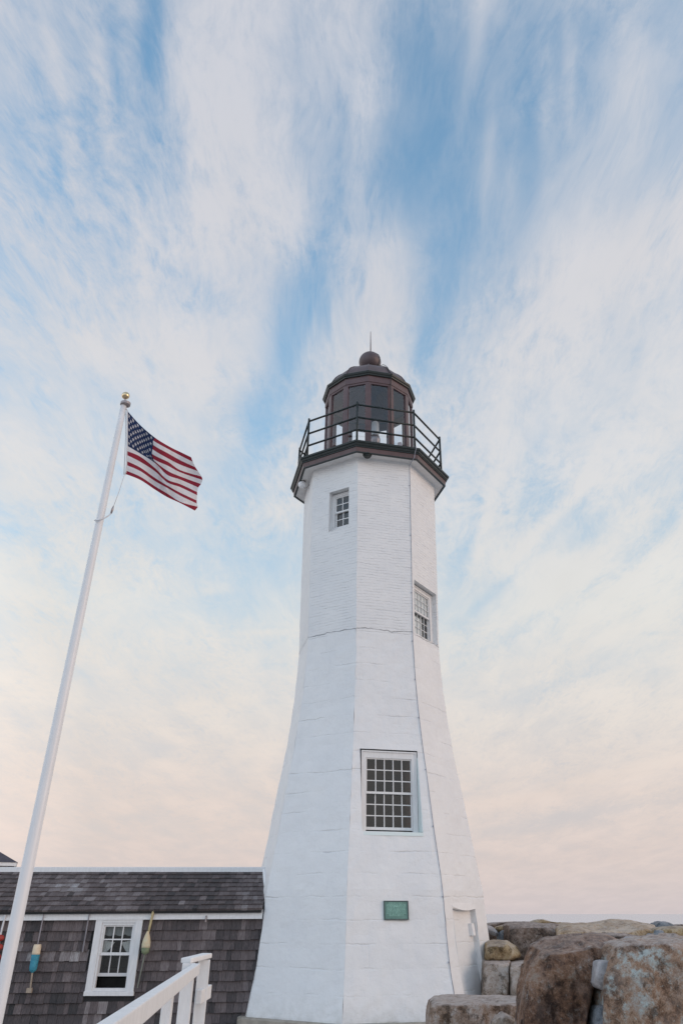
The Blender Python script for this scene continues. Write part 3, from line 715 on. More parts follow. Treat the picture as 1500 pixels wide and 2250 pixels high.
cd.build('conductor_cable', M['cable'], lh, smooth=False)

# lamps under the gallery
p0 = aty(806.7, 1003, 17.56)
sm_ = MB(); sm_.rings((p0.x, p0.y), [(.02, 12.49), (.125, 12.488), (.125, 12.46), (.10, 12.455), (.10, 12.42), (.085, 12.40), (.02, 12.395)], 20, cap1=True)
sm_.build('soffit_lamp', M['dark'], lh, smooth=False)
p0 = aty(663.3, 1065, 19.05)
gl_ = MB(); gl_.sphere(p0, .112, 24, 14)
gobj = gl_.build('globe_lamp', M['globe'], lh, smooth=True)
gb = MB(); gb.tube([p0 + Vector((.02, 0, .10)), (p0.x + .05, p0.y, 12.48)], .02, 8); gb.rings((p0.x + .05, p0.y), [(.06, 12.482), (.06, 12.46), (.01, 12.455)], 14, cap1=True)
gb.tube([p0 + Vector((.05, -.04, -.10)), p0 + Vector((.10, -.05, -.15)), p0 + Vector((.16, -.05, -.12)), p0 + Vector((.20, 0, -.02)), p0 + Vector((.24, 0, .05))], .008, 6)
gb.build('bracket', M['truck'], gobj)

# lens inside the lantern and the small fittings standing on its floor
p0 = Vector((TX + .20, TY + .0, 0))
be = empty('beacon_lens', (p0.x, p0.y, 12.9), 'small glass beacon lens on a rounded pedestal inside the lantern room', 'beacon lamp')
b1 = MB(); b1.rings((p0.x, p0.y), [(.10, 12.82), (.08, 13.2), (.06, 14.05), (.10, 14.12), (.15, 14.2), (.16, 14.3), (.13, 14.40), (.09, 14.45)], 24, cap1=True); b1.build('pedestal', M['truck'], be, smooth=True)
b2 = MB(); b2.rings((p0.x, p0.y), [(.10, 14.45), (.12, 14.5), (.12, 14.85), (.11, 14.92), (.06, 14.97), (.01, 14.98)], 24, cap1=True); b2.build('lens', M['lens'], be, smooth=True)
fx = MB()
q0 = aty(880, 972, TY - 1.7)
fx.hexa([(q0.x - .09, q0.y - .08, 12.80), (q0.x + .10, q0.y - .08, 12.80), (q0.x + .10, q0.y + .1, 12.80), (q0.x - .09, q0.y + .1, 12.80),
         (q0.x - .09, q0.y - .06, 13.08), (q0.x + .01, q0.y - .06, 13.10), (q0.x + .01, q0.y + .06, 13.10), (q0.x - .09, q0.y + .06, 13.08)])
tag(fx.build('floodlight', M['truck'], bevel=.01), 'small grey floodlight housing standing on the gallery deck before the lantern', 'floodlight')

# plinth
pl = MB(); pl.rings(TC, [(3.05, -.4), (3.03, -.02), (2.98, 0.0), (2.5, 0.004)], 8, PH)
pl.build('plinth', M['concrete'], lh)

# bronze plaque
plq = empty('plaque', fpos(0, -.005, 1.6, rad_at(1.76) * C8), 'green bronze plaque with raised lettering on the front of the white tower', 'plaque')
tilt = (rad_at(1.6) - rad_at(1.93)) * C8 / .33
def pq(sx, d, z): return fpos(0, sx, z, rad_at(1.76) * C8 - tilt * (z - 1.76) + d)
def plaque_mat(nm, a, b_):
    return mat(nm, a, .5, .2, 14, .2, 60, metallic=.3, col2=b_)
pb = MB(); pb.box(-.256, .246, -.03, .022, 1.60, 1.925, fr=pq); pb.build('plate', plaque_mat('verdigris', (.17, .31, .275), (.11, .22, .20)), plq)
pf = MB()
for b in ((-.256, .246, .022, .034, 1.907, 1.925), (-.256, .246, .022, .034, 1.60, 1.618), (-.256, -.236, .022, .034, 1.618, 1.907), (.226, .246, .022, .034, 1.618, 1.907)): pf.box(*b, fr=pq)
pf.build('rim', plaque_mat('plaque_rim', (.10, .12, .12), (.06, .09, .09)), plq)
pt = MB()
rr_ = random.Random(3)
for row in range(11):
    z = 1.885 - row * .0215; x = -.20 if row not in (0, 9, 10) else -.15; xe = .19 if row not in (0, 9, 10) else .14
    while x < xe:
        wd = rr_.choice((.012, .02, .03, .04)); x2 = min(x + wd, xe)
        pt.box(x, x2, .022, .027, z - .006, z + .006, fr=pq); x = x2 + .009
for a_, b_ in (((-.055, 1.83), (-.005, 1.70)), ((.045, 1.83), (-.005, 1.70)), ((-.055, 1.83), (.045, 1.83))):
    pt.tube([pq(a_[0], .024, a_[1]), pq(b_[0], .024, b_[1])], .005, 6)
pt.build('lettering', plaque_mat('plaque_relief', (.32, .55, .48), (.24, .45, .39)), plq)

# ------------------------------------------------------------------ keeper's shed (shingled walkway building)
SY = 18.12; KX = SY / 17.9
def tl(x): return (x + 2.24) * .0062
shed = empty('shingled_building', (-5, 19.2, -.15), 'low weathered grey shingled building with white trim joined to the tower', 'building')
WX0, WX1, TX1 = -11.0, -1.95, -2.27
win_x0, win_x1, win_z0, win_z1 = -5.60 * KX, -4.655 * KX, .32, 1.60
wm = MB()
wrg = random.Random(11)
# backing wall with the window opening
wm.box(WX0, win_x0 + .03, SY + .03, SY + .13, -.4, 1.72); wm.box(win_x1 - .03, WX1, SY + .03, SY + .13, -.4, 1.72)
wm.box(win_x0 + .03, win_x1 - .03, SY + .03, SY + .13, -.4, win_z0 + .03); wm.box(win_x0 + .03, win_x1 - .03, SY + .03, SY + .13, win_z1 - .02, 1.72)
wm.box(WX0, WX0 + .1, SY + .13, SY + 2.6, -.4, 1.72); wm.box(WX0, WX1, SY + 2.6, SY + 2.7, -.4, 1.72)
z = 1.60; EXP = .172; row = 0
pale = [(-6.95, 1.04, .25, .06), (-6.5, 1.03, .14, .06), (-5.75, .92, .22, .07), (-6.05, 1.0, .2, .05), (-5.55, .1, .10, .45), (-5.3, .0, .06, .3), (-4.75, 1.02, .12, .06)]
while z > -.38:
    x = WX0 + wrg.uniform(0, .1)
    while x < WX1:
        wd = wrg.uniform(.085, .20); x2 = min(x + wd, WX1)
        zb = z - EXP + wrg.uniform(-.006, .006); zt = z + .02
        xm, zm_ = (x + x2) / 2, z - EXP / 2
        if not (x2 > win_x0 + .02 and x < win_x1 - .02 and zt > win_z0 + .02 and zb < win_z1 - .02):
            o1 = wrg.uniform(.014, .032)
            tint = .43 + wrg.gauss(0, .115)
            if wrg.random() < .04: tint += .14
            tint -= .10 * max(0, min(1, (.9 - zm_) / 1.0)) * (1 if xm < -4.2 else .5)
            for cx_, cz_, rx_, rz_ in pale:
                tint += .50 * math.exp(-((xm - cx_) / rx_) ** 2 - ((zm_ - cz_) / rz_) ** 2)
            g_ = .004
            wm.hexa([(x, SY - o1 + .006, zb + tl(x)), (x2 - g_, SY - o1 + wrg.uniform(-.002, .008), zb + tl(x2)), (x2 - g_, SY + .03, zb + tl(x2)), (x, SY + .03, zb + tl(x)),
                     (x, SY + .018, zt + tl(x)), (x2 - g_, SY + .018, zt + tl(x2)), (x2 - g_, SY + .03, zt + tl(x2)), (x, SY + .03, zt + tl(x))], 0, tint)
        x = x2
    z -= EXP; row += 1
wm.build('wall', M['shingle_wall'], shed, tint=True)
tb = MB()
for i in range(12):
    xa = WX0 + (TX1 - WX0) * i / 12; xb = WX0 + (TX1 - WX0) * (i + 1) / 12
    tb.hexa([(xa, SY - .045, 1.632 + tl(xa)), (xb, SY - .045, 1.632 + tl(xb)), (xb, SY + .03, 1.632 + tl(xb)), (xa, SY + .03, 1.632 + tl(xa)),
             (xa, SY - .045, 1.785 + tl(xa)), (xb, SY - .045, 1.785 + tl(xb)), (xb, SY + .03, 1.785 + tl(xb)), (xa, SY + .03, 1.785 + tl(xa))])
    tb.hexa([(xa, SY - .062, 1.615 + tl(xa)), (xb, SY - .062, 1.615 + tl(xb)), (xb, SY + .03, 1.615 + tl(xb)), (xa, SY + .03, 1.615 + tl(xa)),
             (xa, SY - .062, 1.655 + tl(xa)), (xb, SY - .062, 1.655 + tl(xb)), (xb, SY + .03, 1.655 + tl(xb)), (xa, SY + .03, 1.655 + tl(xa))])
tb.build('trim_board', M['woodpaint'], shed)
# roof: front slope in shingle courses, plain back slope
E_Y, E_Z, RG_Y, RG_Z = SY - .12, 1.775, 19.25, 2.522
rm = MB(); NC = 9
sl_len = math.hypot(RG_Y - E_Y, RG_Z - E_Z); ud = Vector((0, (RG_Y - E_Y) / sl_len, (RG_Z - E_Z) / sl_len)); un = Vector((0, -ud.z, ud.y))
def rp(x, s_, h): 
    p = Vector((x, E_Y, E_Z)) + ud * s_ + un * h; p.z += tl(x) * (1 - s_ / sl_len); return p
step = sl_len / NC
rm.box(WX0, TX1 - .02, 0, sl_len, -.06, -.012, fr=rp)
pale_r = [(-7.2, 1.0, .5, .35), (-5.6, .75, .9, .35), (-5.1, .45, .35, .3), (-6.6, .9, .25, .2), (-2.6, .5, .35, .5)]
for c_ in range(NC):
    x = WX0 + wrg.uniform(0, .1)
    while x < TX1:
        x2 = min(x + wrg.uniform(.075, .17), TX1); xm = (x + x2) / 2
        s0 = c_ * step + wrg.uniform(-.007, .007); s1 = c_ * step + step * 1.12
        lift = wrg.uniform(.022, .034)
        tint = .42 + wrg.gauss(0, .10)
        sm2 = (s0 + s1) / 2
        for cx_, cs_, rx_, rs_ in pale_r: tint += .17 * math.exp(-((xm - cx_) / rx_) ** 2 - ((sm2 - cs_) / rs_) ** 2)
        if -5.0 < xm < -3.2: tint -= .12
        if wrg.random() < .05: tint += .16
        rm.hexa([rp(x, s0, -.012), rp(x2 - .005, s0, -.012), rp(x2 - .005, s1, -.012), rp(x, s1, -.012),
                 rp(x, s0, lift), rp(x2 - .005, s0, lift + wrg.uniform(-.004, .006)), rp(x2 - .005, s1, .006), rp(x, s1, .006)], 0, tint)
        x = x2
rm.hexa([(WX0, RG_Y, RG_Z - .06), (TX1, RG_Y, RG_Z - .06), (TX1, SY + 2.8, 1.66), (WX0, SY + 2.8, 1.66), (WX0, RG_Y, RG_Z), (TX1, RG_Y, RG_Z), (TX1, SY + 2.8, 1.72), (WX0, SY + 2.8, 1.72)], 0, .4)
roofo = rm.build('roof', M['shingle_roof'], shed, tint=True)
rc = MB(); rc.hexa([(WX0, RG_Y - .055, RG_Z - .015), (-2.42, RG_Y - .055, RG_Z - .015), (-2.42, RG_Y + .0, RG_Z - .03), (WX0, RG_Y, RG_Z - .03),
                    (WX0, RG_Y - .045, RG_Z + .075), (-2.42, RG_Y - .045, RG_Z + .075), (-2.42, RG_Y + .0, RG_Z + .085), (WX0, RG_Y, RG_Z + .085)])
rc.box(WX0, -2.42, RG_Y, RG_Y + .09, RG_Z - .03, RG_Z + .082)
rc.build('ridge_cap', M['woodpaint'], roofo)
fl = MB(); fl.tube([(-2.44, RG_Y - .07, RG_Z + .02), (-2.36, RG_Y - .4, RG_Z - .2), (-2.28, RG_Y - .75, RG_Z - .42)], [.03, .04, .02], 8); fl.build('flashing', M['paint'], roofo)

# shed window
sw = MB(); cw = .135
wx0, wx1, wz0, wz1 = win_x0, win_x1, win_z0, win_z1
for b in ((wx0, wx0 + cw, wz0 + .07, wz1 + .03), (wx1 - cw, wx1, wz0 + .07, wz1 + .03), (wx0 - .012, wx1 + .012, wz0, wz0 + .072)): sw.box(b[0], b[1], SY - .05 - (.01 if b[2] == wz0 else 0), SY + .05, b[2], b[3])
sw.box(wx0 + cw, wx1 - cw, SY - .045, SY + .05, wz1 - .055, wz1 + .03)
swo = sw.build('window', M['woodpaint'], shed, bevel=.004)
tag(swo)
a0, a1, c0, c1 = wx0 + cw + .002, wx1 - cw - .002, wz0 + .074, wz1 - .058
fm = MB(); t_ = .038
for b in ((a0, a0 + t_, c0, c1), (a1 - t_, a1, c0, c1), (a0 + t_, a1 - t_, c1 - t_, c1), (a0 + t_, a1 - t_, c0, c0 + .05)): fm.box(b[0], b[1], SY - .03, SY + .06, b[2], b[3])
fm.build('window_frame', M['woodpaint'], swo)
i0, i1, zmid, zt_ = a0 + t_ + .001, a1 - t_ - .001, c0 + (c1 - c0) * .515, c1 - t_ - .001
us = MB()
us.box(i0, i0 + .026, SY - .005, SY + .03, zmid, zt_); us.box(i1 - .026, i1, SY - .005, SY + .03, zmid, zt_)
us.box(i0 + .026, i1 - .026, SY - .005, SY + .03, zmid, zmid + .05); us.box(i0 + .026, i1 - .026, SY - .005, SY + .03, zt_ - .026, zt_)
for q in (1, 2):
    x = i0 + .026 + (i1 - i0 - .052) * q / 3; us.box(x - .010, x + .010, SY, SY + .026, zmid + .05, zt_ - .026)
zh = (zmid + .05 + zt_ - .026) / 2; us.box(i0 + .026, i1 - .026, SY + .002, SY + .024, zh - .011, zh + .011)
us.build('sash', M['woodpaint'], swo)
gm = MB(); gm.add([(i0 + .026, SY + .012, zmid + .05), (i1 - .026, SY + .012, zmid + .05), (i1 - .026, SY + .012, zt_ - .026), (i0 + .026, SY + .012, zt_ - .026)], [(0, 1, 2, 3)]); gm.build('pane', M['glass'], swo)
ls = MB(); zl0 = c0 + .05 + .19       # lower sash pushed part way up
ls.box(i0, i1, SY + .035, SY + .065, zl0, zl0 + .055); ls.box(i0, i0 + .026, SY + .035, SY + .065, zl0 + .055, zmid + .05); ls.box(i1 - .026, i1, SY + .035, SY + .065, zl0 + .055, zmid + .05)
for q in (1, 2):
    x = i0 + .026 + (i1 - i0 - .052) * q / 3; ls.box(x - .010, x + .010, SY + .038, SY + .06, zl0 + .055, zmid + .05)
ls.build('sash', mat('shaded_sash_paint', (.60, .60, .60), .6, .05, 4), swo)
gm = MB(); gm.add([(i0 + .026, SY + .05, zl0 + .055), (i1 - .026, SY + .05, zl0 + .055), (i1 - .026, SY + .05, zmid + .05), (i0 + .026, SY + .05, zmid + .05)], [(0, 1, 2, 3)]); gm.build('pane', M['glass'], swo)
# curtains: tied back left and right, with a short valance
for side in (-1, 1):
    cu = MB(); vv = []; nx_, nz_ = 10, 12
    xa = i0 if side < 0 else i1
    for j in range(nz_ + 1):
        f_ = j / nz_; zc_ = zt_ - .26 - f_ * (zt_ - .26 - zmid - .01)
        wd = .235 - .17 * f_ ** 1.1
        for i in range(nx_ + 1):
            vv.append((xa - side * wd * i / nx_, SY + .085 + .012 * math.sin(i * 2.1 + j * .2), zc_ - .04 * i / nx_ * (1 - f_)))
    cu.add(vv, [(j * (nx_ + 1) + i, j * (nx_ + 1) + i + 1, (j + 1) * (nx_ + 1) + i + 1, (j + 1) * (nx_ + 1) + i) for j in range(nz_) for i in range(nx_)])
    cu.build('curtain', M['curtain'], swo, smooth=True)
va = MB(); vv = []
for j in range(5):
    for i in range(31):
        f_ = i / 30; vv.append((i0 + (i1 - i0) * f_, SY + .085 + .01 * math.sin(i * 1.3), zt_ - j / 4 * (.16 + .03 * abs(math.sin(f_ * 9)))))
va.add(vv, [(j * 31 + i, j * 31 + i + 1, (j + 1) * 31 + i + 1, (j + 1) * 31 + i) for j in range(4) for i in range(30)])
va.build('valance', mat('dim_valance', (.22, .23, .23), .9, .1, 5), swo, smooth=True)
bk = MB()
for i in range(8): bk.box(i0 - .1, i1 + .1, SY + .5 + .01 * (i % 2), SY + .54, .25 + i * .17, .25 + i * .17 + .16)
bk.build('room_back', M['plank'], swo)

# things hanging on the shed wall
def hang(px, py): return aty(px, py, SY - .10)
a = hang(95, 2008); b = hang(82, 2075)
bu = empty('buoy', (-6.66 * KX, b.y, .40), 'blue lobster buoy with a cream top hanging on the shingle wall', 'buoy', 'buoys hanging on the shed wall')
BX = -6.66 * KX; BY = SY - .12
def buoy(par, x, y, z0, z1, r, split, m_top, m_bot, taper):
    n_ = 14; L = z1 - z0
    prof = []
    for i in range(n_ + 1):
        f_ = i / n_; prof.append((max(.004, r * taper(f_)), z1 - L * f_))
    ks = int(n_ * split)
    t1 = MB(); t1.rings((x, y), prof[:ks + 1], 20, cap1=True); o1 = t1.build('buoy_top', m_top, par, smooth=True)
    t2 = MB(); t2.rings((x, y), prof[ks:], 20); o2 = t2.build('buoy_body', m_bot, par, smooth=True)
    for o_ in (o1, o2): o_.data.flip_normals()
cream = mat('cream_buoy_paint', (.72, .60, .44), .6, .15, 9, .1, 30)
blue = mat('worn_blue_paint', (.06, .34, .44), .55, .3, 16, .3, 40, col2=(.03, .17, .26))
yel = mat('pale_yellow_buoy_paint', (.58, .55, .40), .6, .15, 8, .1, 30, col2=(.66, .50, .30))
grn = mat('moss_green_buoy', (.14, .20, .12), .7, .3, 10, .2, 30, col2=(.30, .32, .20))
buoy(bu, BX, BY, .70, 1.175, .078, .36, cream, blue, lambda f: (.86 + .14 * min(1, f / .1)) if f < .36 else (1.0 - .10 * (f - .36) if f < .82 else (.95 * math.sqrt(max(0, 1 - ((f - .82) / .185) ** 2)))))
st_ = MB(); st_.tube([(-6.675 * KX, SY - .07, 1.70), (BX, BY, 1.17)], .012, 8); st_.build('cord', mat('grey_cord', (.30, .28, .30), .9, .1, 8), bu)
st_ = MB(); st_.tube([(BX, BY, .71), (BX + .02, BY, .45)], .018, 8); st_.box(BX - .04, BX + .06, BY - .03, BY + .03, .375, .455); st_.build('handle', mat('bare_buoy_stick', (.34, .28, .22), .8, .2, 8), bu)
bu2 = empty('buoy', (-4.5 * KX, SY - .13, .45), 'pale yellow teardrop buoy with a mossy green bottom hanging right of the window', 'buoy', 'buoys hanging on the shed wall')
BX2 = -4.50 * KX
buoy(bu2, BX2, SY - .14, 1.005, 1.40, .086, .74, yel, grn, lambda f: .22 + .78 * math.sin(min(1.0, f / .62) * math.pi / 2) if f < .62 else (1.0 - .12 * ((f - .62) / .26) if f < .88 else .88 * math.sqrt(max(0, 1 - ((f - .88) / .125) ** 2))))
st_ = MB(); st_.tube([(-4.455 * KX, SY - .085, 1.78), (-4.49 * KX, SY - .12, 1.38)], [.026, .022], 8); st_.build('stick', mat('yellow_stick', (.45, .37, .20), .7, .2, 8), bu2)
st_ = MB(); st_.tube([(-4.505 * KX, SY - .13, 1.02), (-4.57 * KX, SY - .10, .45)], [.016, .013], 8); st_.build('handle', mat('green_grey_stick', (.20, .21, .18), .8, .2, 8), bu2)
hs_ = MB(); hs_.tube([(-5.752 * KX, SY - .07, 1.72), (-5.765 * KX, SY - .05, 1.04)], [.013, .016], 8); hs_.box(-5.775 * KX, -5.73 * KX, SY - .085, SY - .06, 1.70, 1.745)
tag(hs_.build('hanging_pole', mat('grey_driftwood', (.24, .23, .25), .85, .2, 8)), 'thin grey weathered stick hanging on the shingles left of the window', 'stick')
redm = mat('red_float_paint', (.40, .06, .05), .5, .2, 8)
rf_ = empty('float_string', (-7.62, SY - .12, .75), 'string of three red floats hanging at the left end of the shingle wall', 'buoy')
for i, (px, py) in enumerate(((0, 2061), (-3, 2081), (-7, 2103))):
    c_ = hang(px, py); fb_ = MB(); fb_.sphere((c_.x, c_.y, c_.z), .09, 20, 12, sz=.66); fb_.build('float', redm, rf_, smooth=True)
fc = MB(); c1_ = hang(0, 2061); c2_ = hang(-7, 2103); fc.tube([c1_ + Vector((0, .05, .5)), c1_, c2_, c2_ + Vector((0, 0, -.2))], .02, 8); fc.build('cord', M['rope'], rf_)
hk = MB(); p_ = hang(452, 2021); hk.tube([(p_.x, SY - .05, 1.66), (p_.x, SY - .09, 1.64), (p_.x + .005, SY - .09, 1.56)], .016, 8); hk.build('wall_hook', M['truck'], shed)

# ------------------------------------------------------------------ far house behind the shed
fh = empty('hipped_house', (-22, 44, -.1), 'distant house with a dark hipped roof and white fascia beyond the shed', 'house')
HC = Vector((-16.62, 39.9, 0)); HU = Vector((-.92, -.39, 0)); HV = Vector((-.39, .92, 0)); hz = 3.77
hl_ = lambda u, v, z: tuple(HC + HU * u + HV * v + Vector((0, 0, z)))
hm = MB(); hm.box(.4, 10.6, .45, 8.2, -.3, 3.62, fr=hl_); hm.build('wall', M['sidingtan'], fh)
hr = MB(); hr.add([hl_(11, 0, hz), hl_(0, 0, hz), hl_(0, 8.6, hz), hl_(11, 8.6, hz), hl_(6.7, 4.3, hz + 2.3), hl_(4.3, 4.3, hz + 2.3)], [(0, 1, 5, 4), (1, 2, 5), (2, 3, 4, 5), (3, 0, 4), (3, 2, 1, 0)])
hr.build('roof', M['roofdark'], fh)
hf = MB(); hf.box(.03, 10.97, .03, .12, hz - .15, hz - .004, fr=hl_); hf.box(.03, .12, .12, 8.5, hz - .15, hz - .004, fr=hl_); hf.build('fascia', M['woodpaint'], fh)
hw_ = MB(); hw_.box(.95, 1.9, .40, .46, 1.8, 3.58, fr=hl_); hw_.build('window', M['interior'], fh)

# ------------------------------------------------------------------ flagpole and flag
FX, FY = -3.636, 9.0
fp_ = empty('flagpole', (FX, FY, -.15), 'tall white tapered flagpole with a gold ball on top', 'flagpole')
pm = MB(); NZ = 24
pm.tube([(FX, FY, -.15 + (8.07 + .15) * i / NZ) for i in range(NZ + 1)], [.068 - .026 * max(0, (i / NZ - .15) / .85) ** 1.15 for i in range(NZ + 1)], 24)
pm.build('pole', M['pole'], fp_, smooth=True)
tk = MB(); tk.rings((FX + .02, FY), [(.048, 8.06), (.072, 8.075), (.072, 8.115), (.05, 8.125), (.03, 8.135)], 20, cap0=True, cap1=True); tk.tube([(FX + .0, FY, 8.12), (FX, FY, 8.2)], .012, 8)
tk.build('truck', M['truck'], fp_, smooth=False)
gb_ = MB(); c_ = aty(276.5, 869.5, FY); gb_.sphere((c_.x, c_.y, c_.z), .0575, 28, 16); gb_.build('gold_ball', M['gold'], fp_, smooth=True)
def fpt(zx, zy, y): return aty(265 + zx / 7.895, 890 + zy / 7.895, y)
hl = MB()
hl.tube([aty(275, 893, FY), aty(277.5, 897, FY), aty(280.5, 904, FY)], .008, 6)
hl.tube([aty(276, 894, FY + .02), aty(276.5, 960, FY + .02), aty(272.8, 1043, FY + .02)], .005, 6)
hl.tube([aty(276.5, 1042, FY), aty(272.5, 1047, FY), aty(262, 1080, FY), aty(249.5, 1114, FY)], .004, 6)
hl.build('halyard', M['rope'], fp_, smooth=True)
cwt = MB(); cwt.tube([aty(249.5, 1112, FY), aty(247.5, 1119, FY), aty(244.5, 1128, FY)], [.006, .016, .012], 10); cwt.build('counterweight', M['truck'], fp_, smooth=True)
rg_ = MB(); rg_.tube([aty(244.5, 1128, FY), aty(239, 1133, FY - .02), aty(231, 1138, FY - .05), aty(222, 1142, FY - .08), aty(211, 1144, FY - .07), aty(208.5, 1143.5, FY), aty(213, 1141.5, FY + .07), aty(222, 1139.5, FY + .07)], .008, 8)
rg_.build('retainer_ring', M['rope'], fp_, smooth=True)

COLS = [
    (0.0, [(128, 110), (128, 196), (128, 282), (128, 368), (128, 454), (128, 540), (128, 626), (128, 712), (120, 800), (119, 870), (117, 975), (116, 1045), (106, 1140), (97, 1200)]),
    (0.2, [(340, 345), (342, 415), (343, 485), (344, 556), (344, 628), (344, 700), (344, 772), (345, 842), (345, 897), (345, 985), (345, 1085), (345, 1147), (345, 1243), (345, 1300)]),
    (0.4, [(600, 567), (568, 615), (565, 690), (556, 766), (546, 845), (566, 930), (582, 968), (597, 1003), (600, 1095), (600, 1150), (600, 1265), (600, 1320), (600, 1410), (600, 1468)]),
    (0.6, [(862, 728), (845, 772), (835, 845), (832, 930), (830, 990), (825, 1055), (815, 1140), (810, 1210), (810, 1292), (810, 1340), (815, 1398), (815, 1440), (815, 1538), (812, 1597)]),
    (0.8, [(1060, 825), (1050, 882), (1045, 962), (1042, 1036), (1040, 1130), (1040, 1168), (1040, 1240), (1040, 1294), (1040, 1374), (1040, 1426), (1040, 1523), (1040, 1572), (1040, 1680), (1035, 1700)]),
    (1.0, [(1225, 905), (1255, 985), (1300, 1080), (1345, 1148), (1405, 1240), (1420, 1300), (1395, 1370), (1350, 1430), (1330, 1510), (1330, 1565), (1322, 1655), (1325, 1710), (1340, 1765), (1290, 1832)]),
]
def cr1(p, t_):     # Catmull-Rom through equally spaced values
    n_ = len(p); x = t_ * (n_ - 1); i = min(int(x), n_ - 2); f_ = x - i
    p0, p1, p2, p3 = p[max(i - 1, 0)], p[i], p[i + 1], p[min(i + 2, n_ - 1)]
    return .5 * (2 * p1 + (p2 - p0) * f_ + (2 * p0 - 5 * p1 + 4 * p2 - p3) * f_ ** 2 + (3 * p1 - 3 * p2 + p3 - p0) * f_ ** 3)
colarr = np.array([c for _, c in COLS], float)       # s, t, xy
def flag_xy(s_, t_):
    a = [np.array([cr1(colarr[i, :, 0], t_), cr1(colarr[i, :, 1], t_)]) for i in range(6)]
    return cr1([q[0] for q in a], s_), cr1([q[1] for q in a], s_)
def flag_depth(s_, t_):
    rip = .085 * math.sin(s_ * 9.5 - t_ * 3.4 + .6) * min(1, s_ * 2.2) + .03 * math.sin(s_ * 19 + t_ * 8) * s_
    crease = .05 * math.exp(-((s_ - .40 - max(0, t_ - .35) * .32) / .05) ** 2) * max(0, min(1, (t_ - .2) * 3))
    return FY + .30 * s_ + rip - crease
def flag_p(s_, t_, off=0.0):
    x, y = flag_xy(s_, t_); return fpt(x, y, flag_depth(s_, t_) + off)
fm_ = MB(); NS = 75; NT = 13 * 6
pos = {}
for j in range(NT + 1):
    for i in range(NS + 1): pos[i, j] = flag_p(i / NS, j / NT)
fm_.add([pos[i, j] for j in range(NT + 1) for i in range(NS + 1)], [])
for j in range(NT):
    for i in range(NS):
        stripe = j // 6; canton = stripe < 7 and i < NS * .4
        mi = 2 if canton else (0 if stripe % 2 == 0 else 1)
        fm_.f.append((j * (NS + 1) + i, j * (NS + 1) + i + 1, (j + 1) * (NS + 1) + i + 1, (j + 1) * (NS + 1) + i)); fm_.mi.append(mi); fm_.tint.append(0)
for r_ in range(9):            # fifty stars, nine rows of six and five
    n_ = 6 if r_ % 2 == 0 else 5
    for q in range(n_):
        sc_ = .4 * ((q + .5) / 6 if n_ == 6 else (q + 1) / 6); tc_ = (7 / 13) * ((r_ + 1) / 10)
        for off in (-.004, .004):
            vs = []
            for p_i in range(10):
                rad_ = .0195 if p_i % 2 == 0 else .0086
                an = math.pi / 2 + p_i * math.pi / 5
                vs.append(flag_p(sc_ + rad_ * math.cos(an) * 1.0, min(1, max(0, tc_ - rad_ * 1.75 * math.sin(an))), off))
            vs.append(flag_p(sc_, tc_, off))
            fm_.add(vs, [(10, p_i, (p_i + 1) % 10) for p_i in range(10)], 1)
def cloth(name, base):
    m = bpy.data.materials.new(name); m.use_nodes = True; t = m.node_tree; b = t.nodes['Principled BSDF']
    b.inputs['Base Color'].default_value = (*base, 1); b.inputs['Roughness'].default_value = .75; b.inputs['Specular IOR Level'].default_value = .2
    tl_ = t.nodes.new('ShaderNodeBsdfTranslucent'); tl_.inputs[0].default_value = (*base, 1)
    mx = t.nodes.new('ShaderNodeMixShader'); mx.inputs[0].default_value = .38
    tcn = t.nodes.new('ShaderNodeTexCoord'); v = noise_node(t, tcn.outputs['Object'], 9, 5, .6)
    c = mixc(t, 1.0, base, ramp(t, v, [(.3, .82), (.7, 1.0)]), 'MULTIPLY'); t.links.new(c, b.inputs['Base Color']); t.links.new(c, tl_.inputs[0])
    bn = t.nodes.new('ShaderNodeBump'); bn.inputs['Strength'].default_value = .35; bn.inputs['Distance'].default_value = .02
    t.links.new(noise_node(t, tcn.outputs['Object'], 14, 3, .5), bn.inputs['Height']); t.links.new(bn.outputs[0], b.inputs['Normal'])
    o = t.nodes['Material Output']; t.links.new(b.outputs[0], mx.inputs[1]); t.links.new(tl_.outputs[0], mx.inputs[2]); t.links.new(mx.outputs[0], o.inputs[0])
    return m
flag = fm_.build('flag', [cloth('red_cloth', (.30, .028, .05)), cloth('white_cloth', (.78, .76, .78)), cloth('navy_cloth', (.018, .035, .10))], smooth=True)
tag(flag, 'red white and blue striped flag with stars flying from the white flagpole', 'flag')
hb_ = MB(); pp = [flag_p(0, j / 20) for j in range(21)]
hb_.tube([p + Vector((-.008, 0, 0)) for p in pp], .010, 6); hb_.build('heading', M['rope'], flag, smooth=True)

# ------------------------------------------------------------------ white wooden railing in the foreground
ra = empty('handrail', (-1.3, 5.2, -.15), 'white wooden handrail with posts in front of the shingled building', 'handrail')
F = aty(431, 2129, 6.5); N = aty(288, 2236, 3.1); N = N + (N - F) * .2
dirv = (F - N); dirv.z = 0; dirv.normalize(); side = Vector((dirv.y, -dirv.x, 0))
def along(f_): return N + (F - N) * f_
def beam(mb, A, B, w_, h_, up=Vector((0, 0, 1))):
    d = (B - A).normalized(); sd = d.cross(up).normalized(); u_ = sd.cross(d)
    P = []
    for q in (A, B): P += [q - sd * w_ / 2 - u_ * h_ / 2, q + sd * w_ / 2 - u_ * h_ / 2, q + sd * w_ / 2 + u_ * h_ / 2, q - sd * w_ / 2 + u_ * h_ / 2]
    mb.add(P, [(0, 1, 5, 4), (1, 2, 6, 5), (2, 3, 7, 6), (3, 0, 4, 7), (3, 2, 1, 0), (4, 5, 6, 7)])
t_ = MB(); beam(t_, N, F, .05, .066); t_.build('top_rail', M['woodpaint'], ra, bevel=.006)
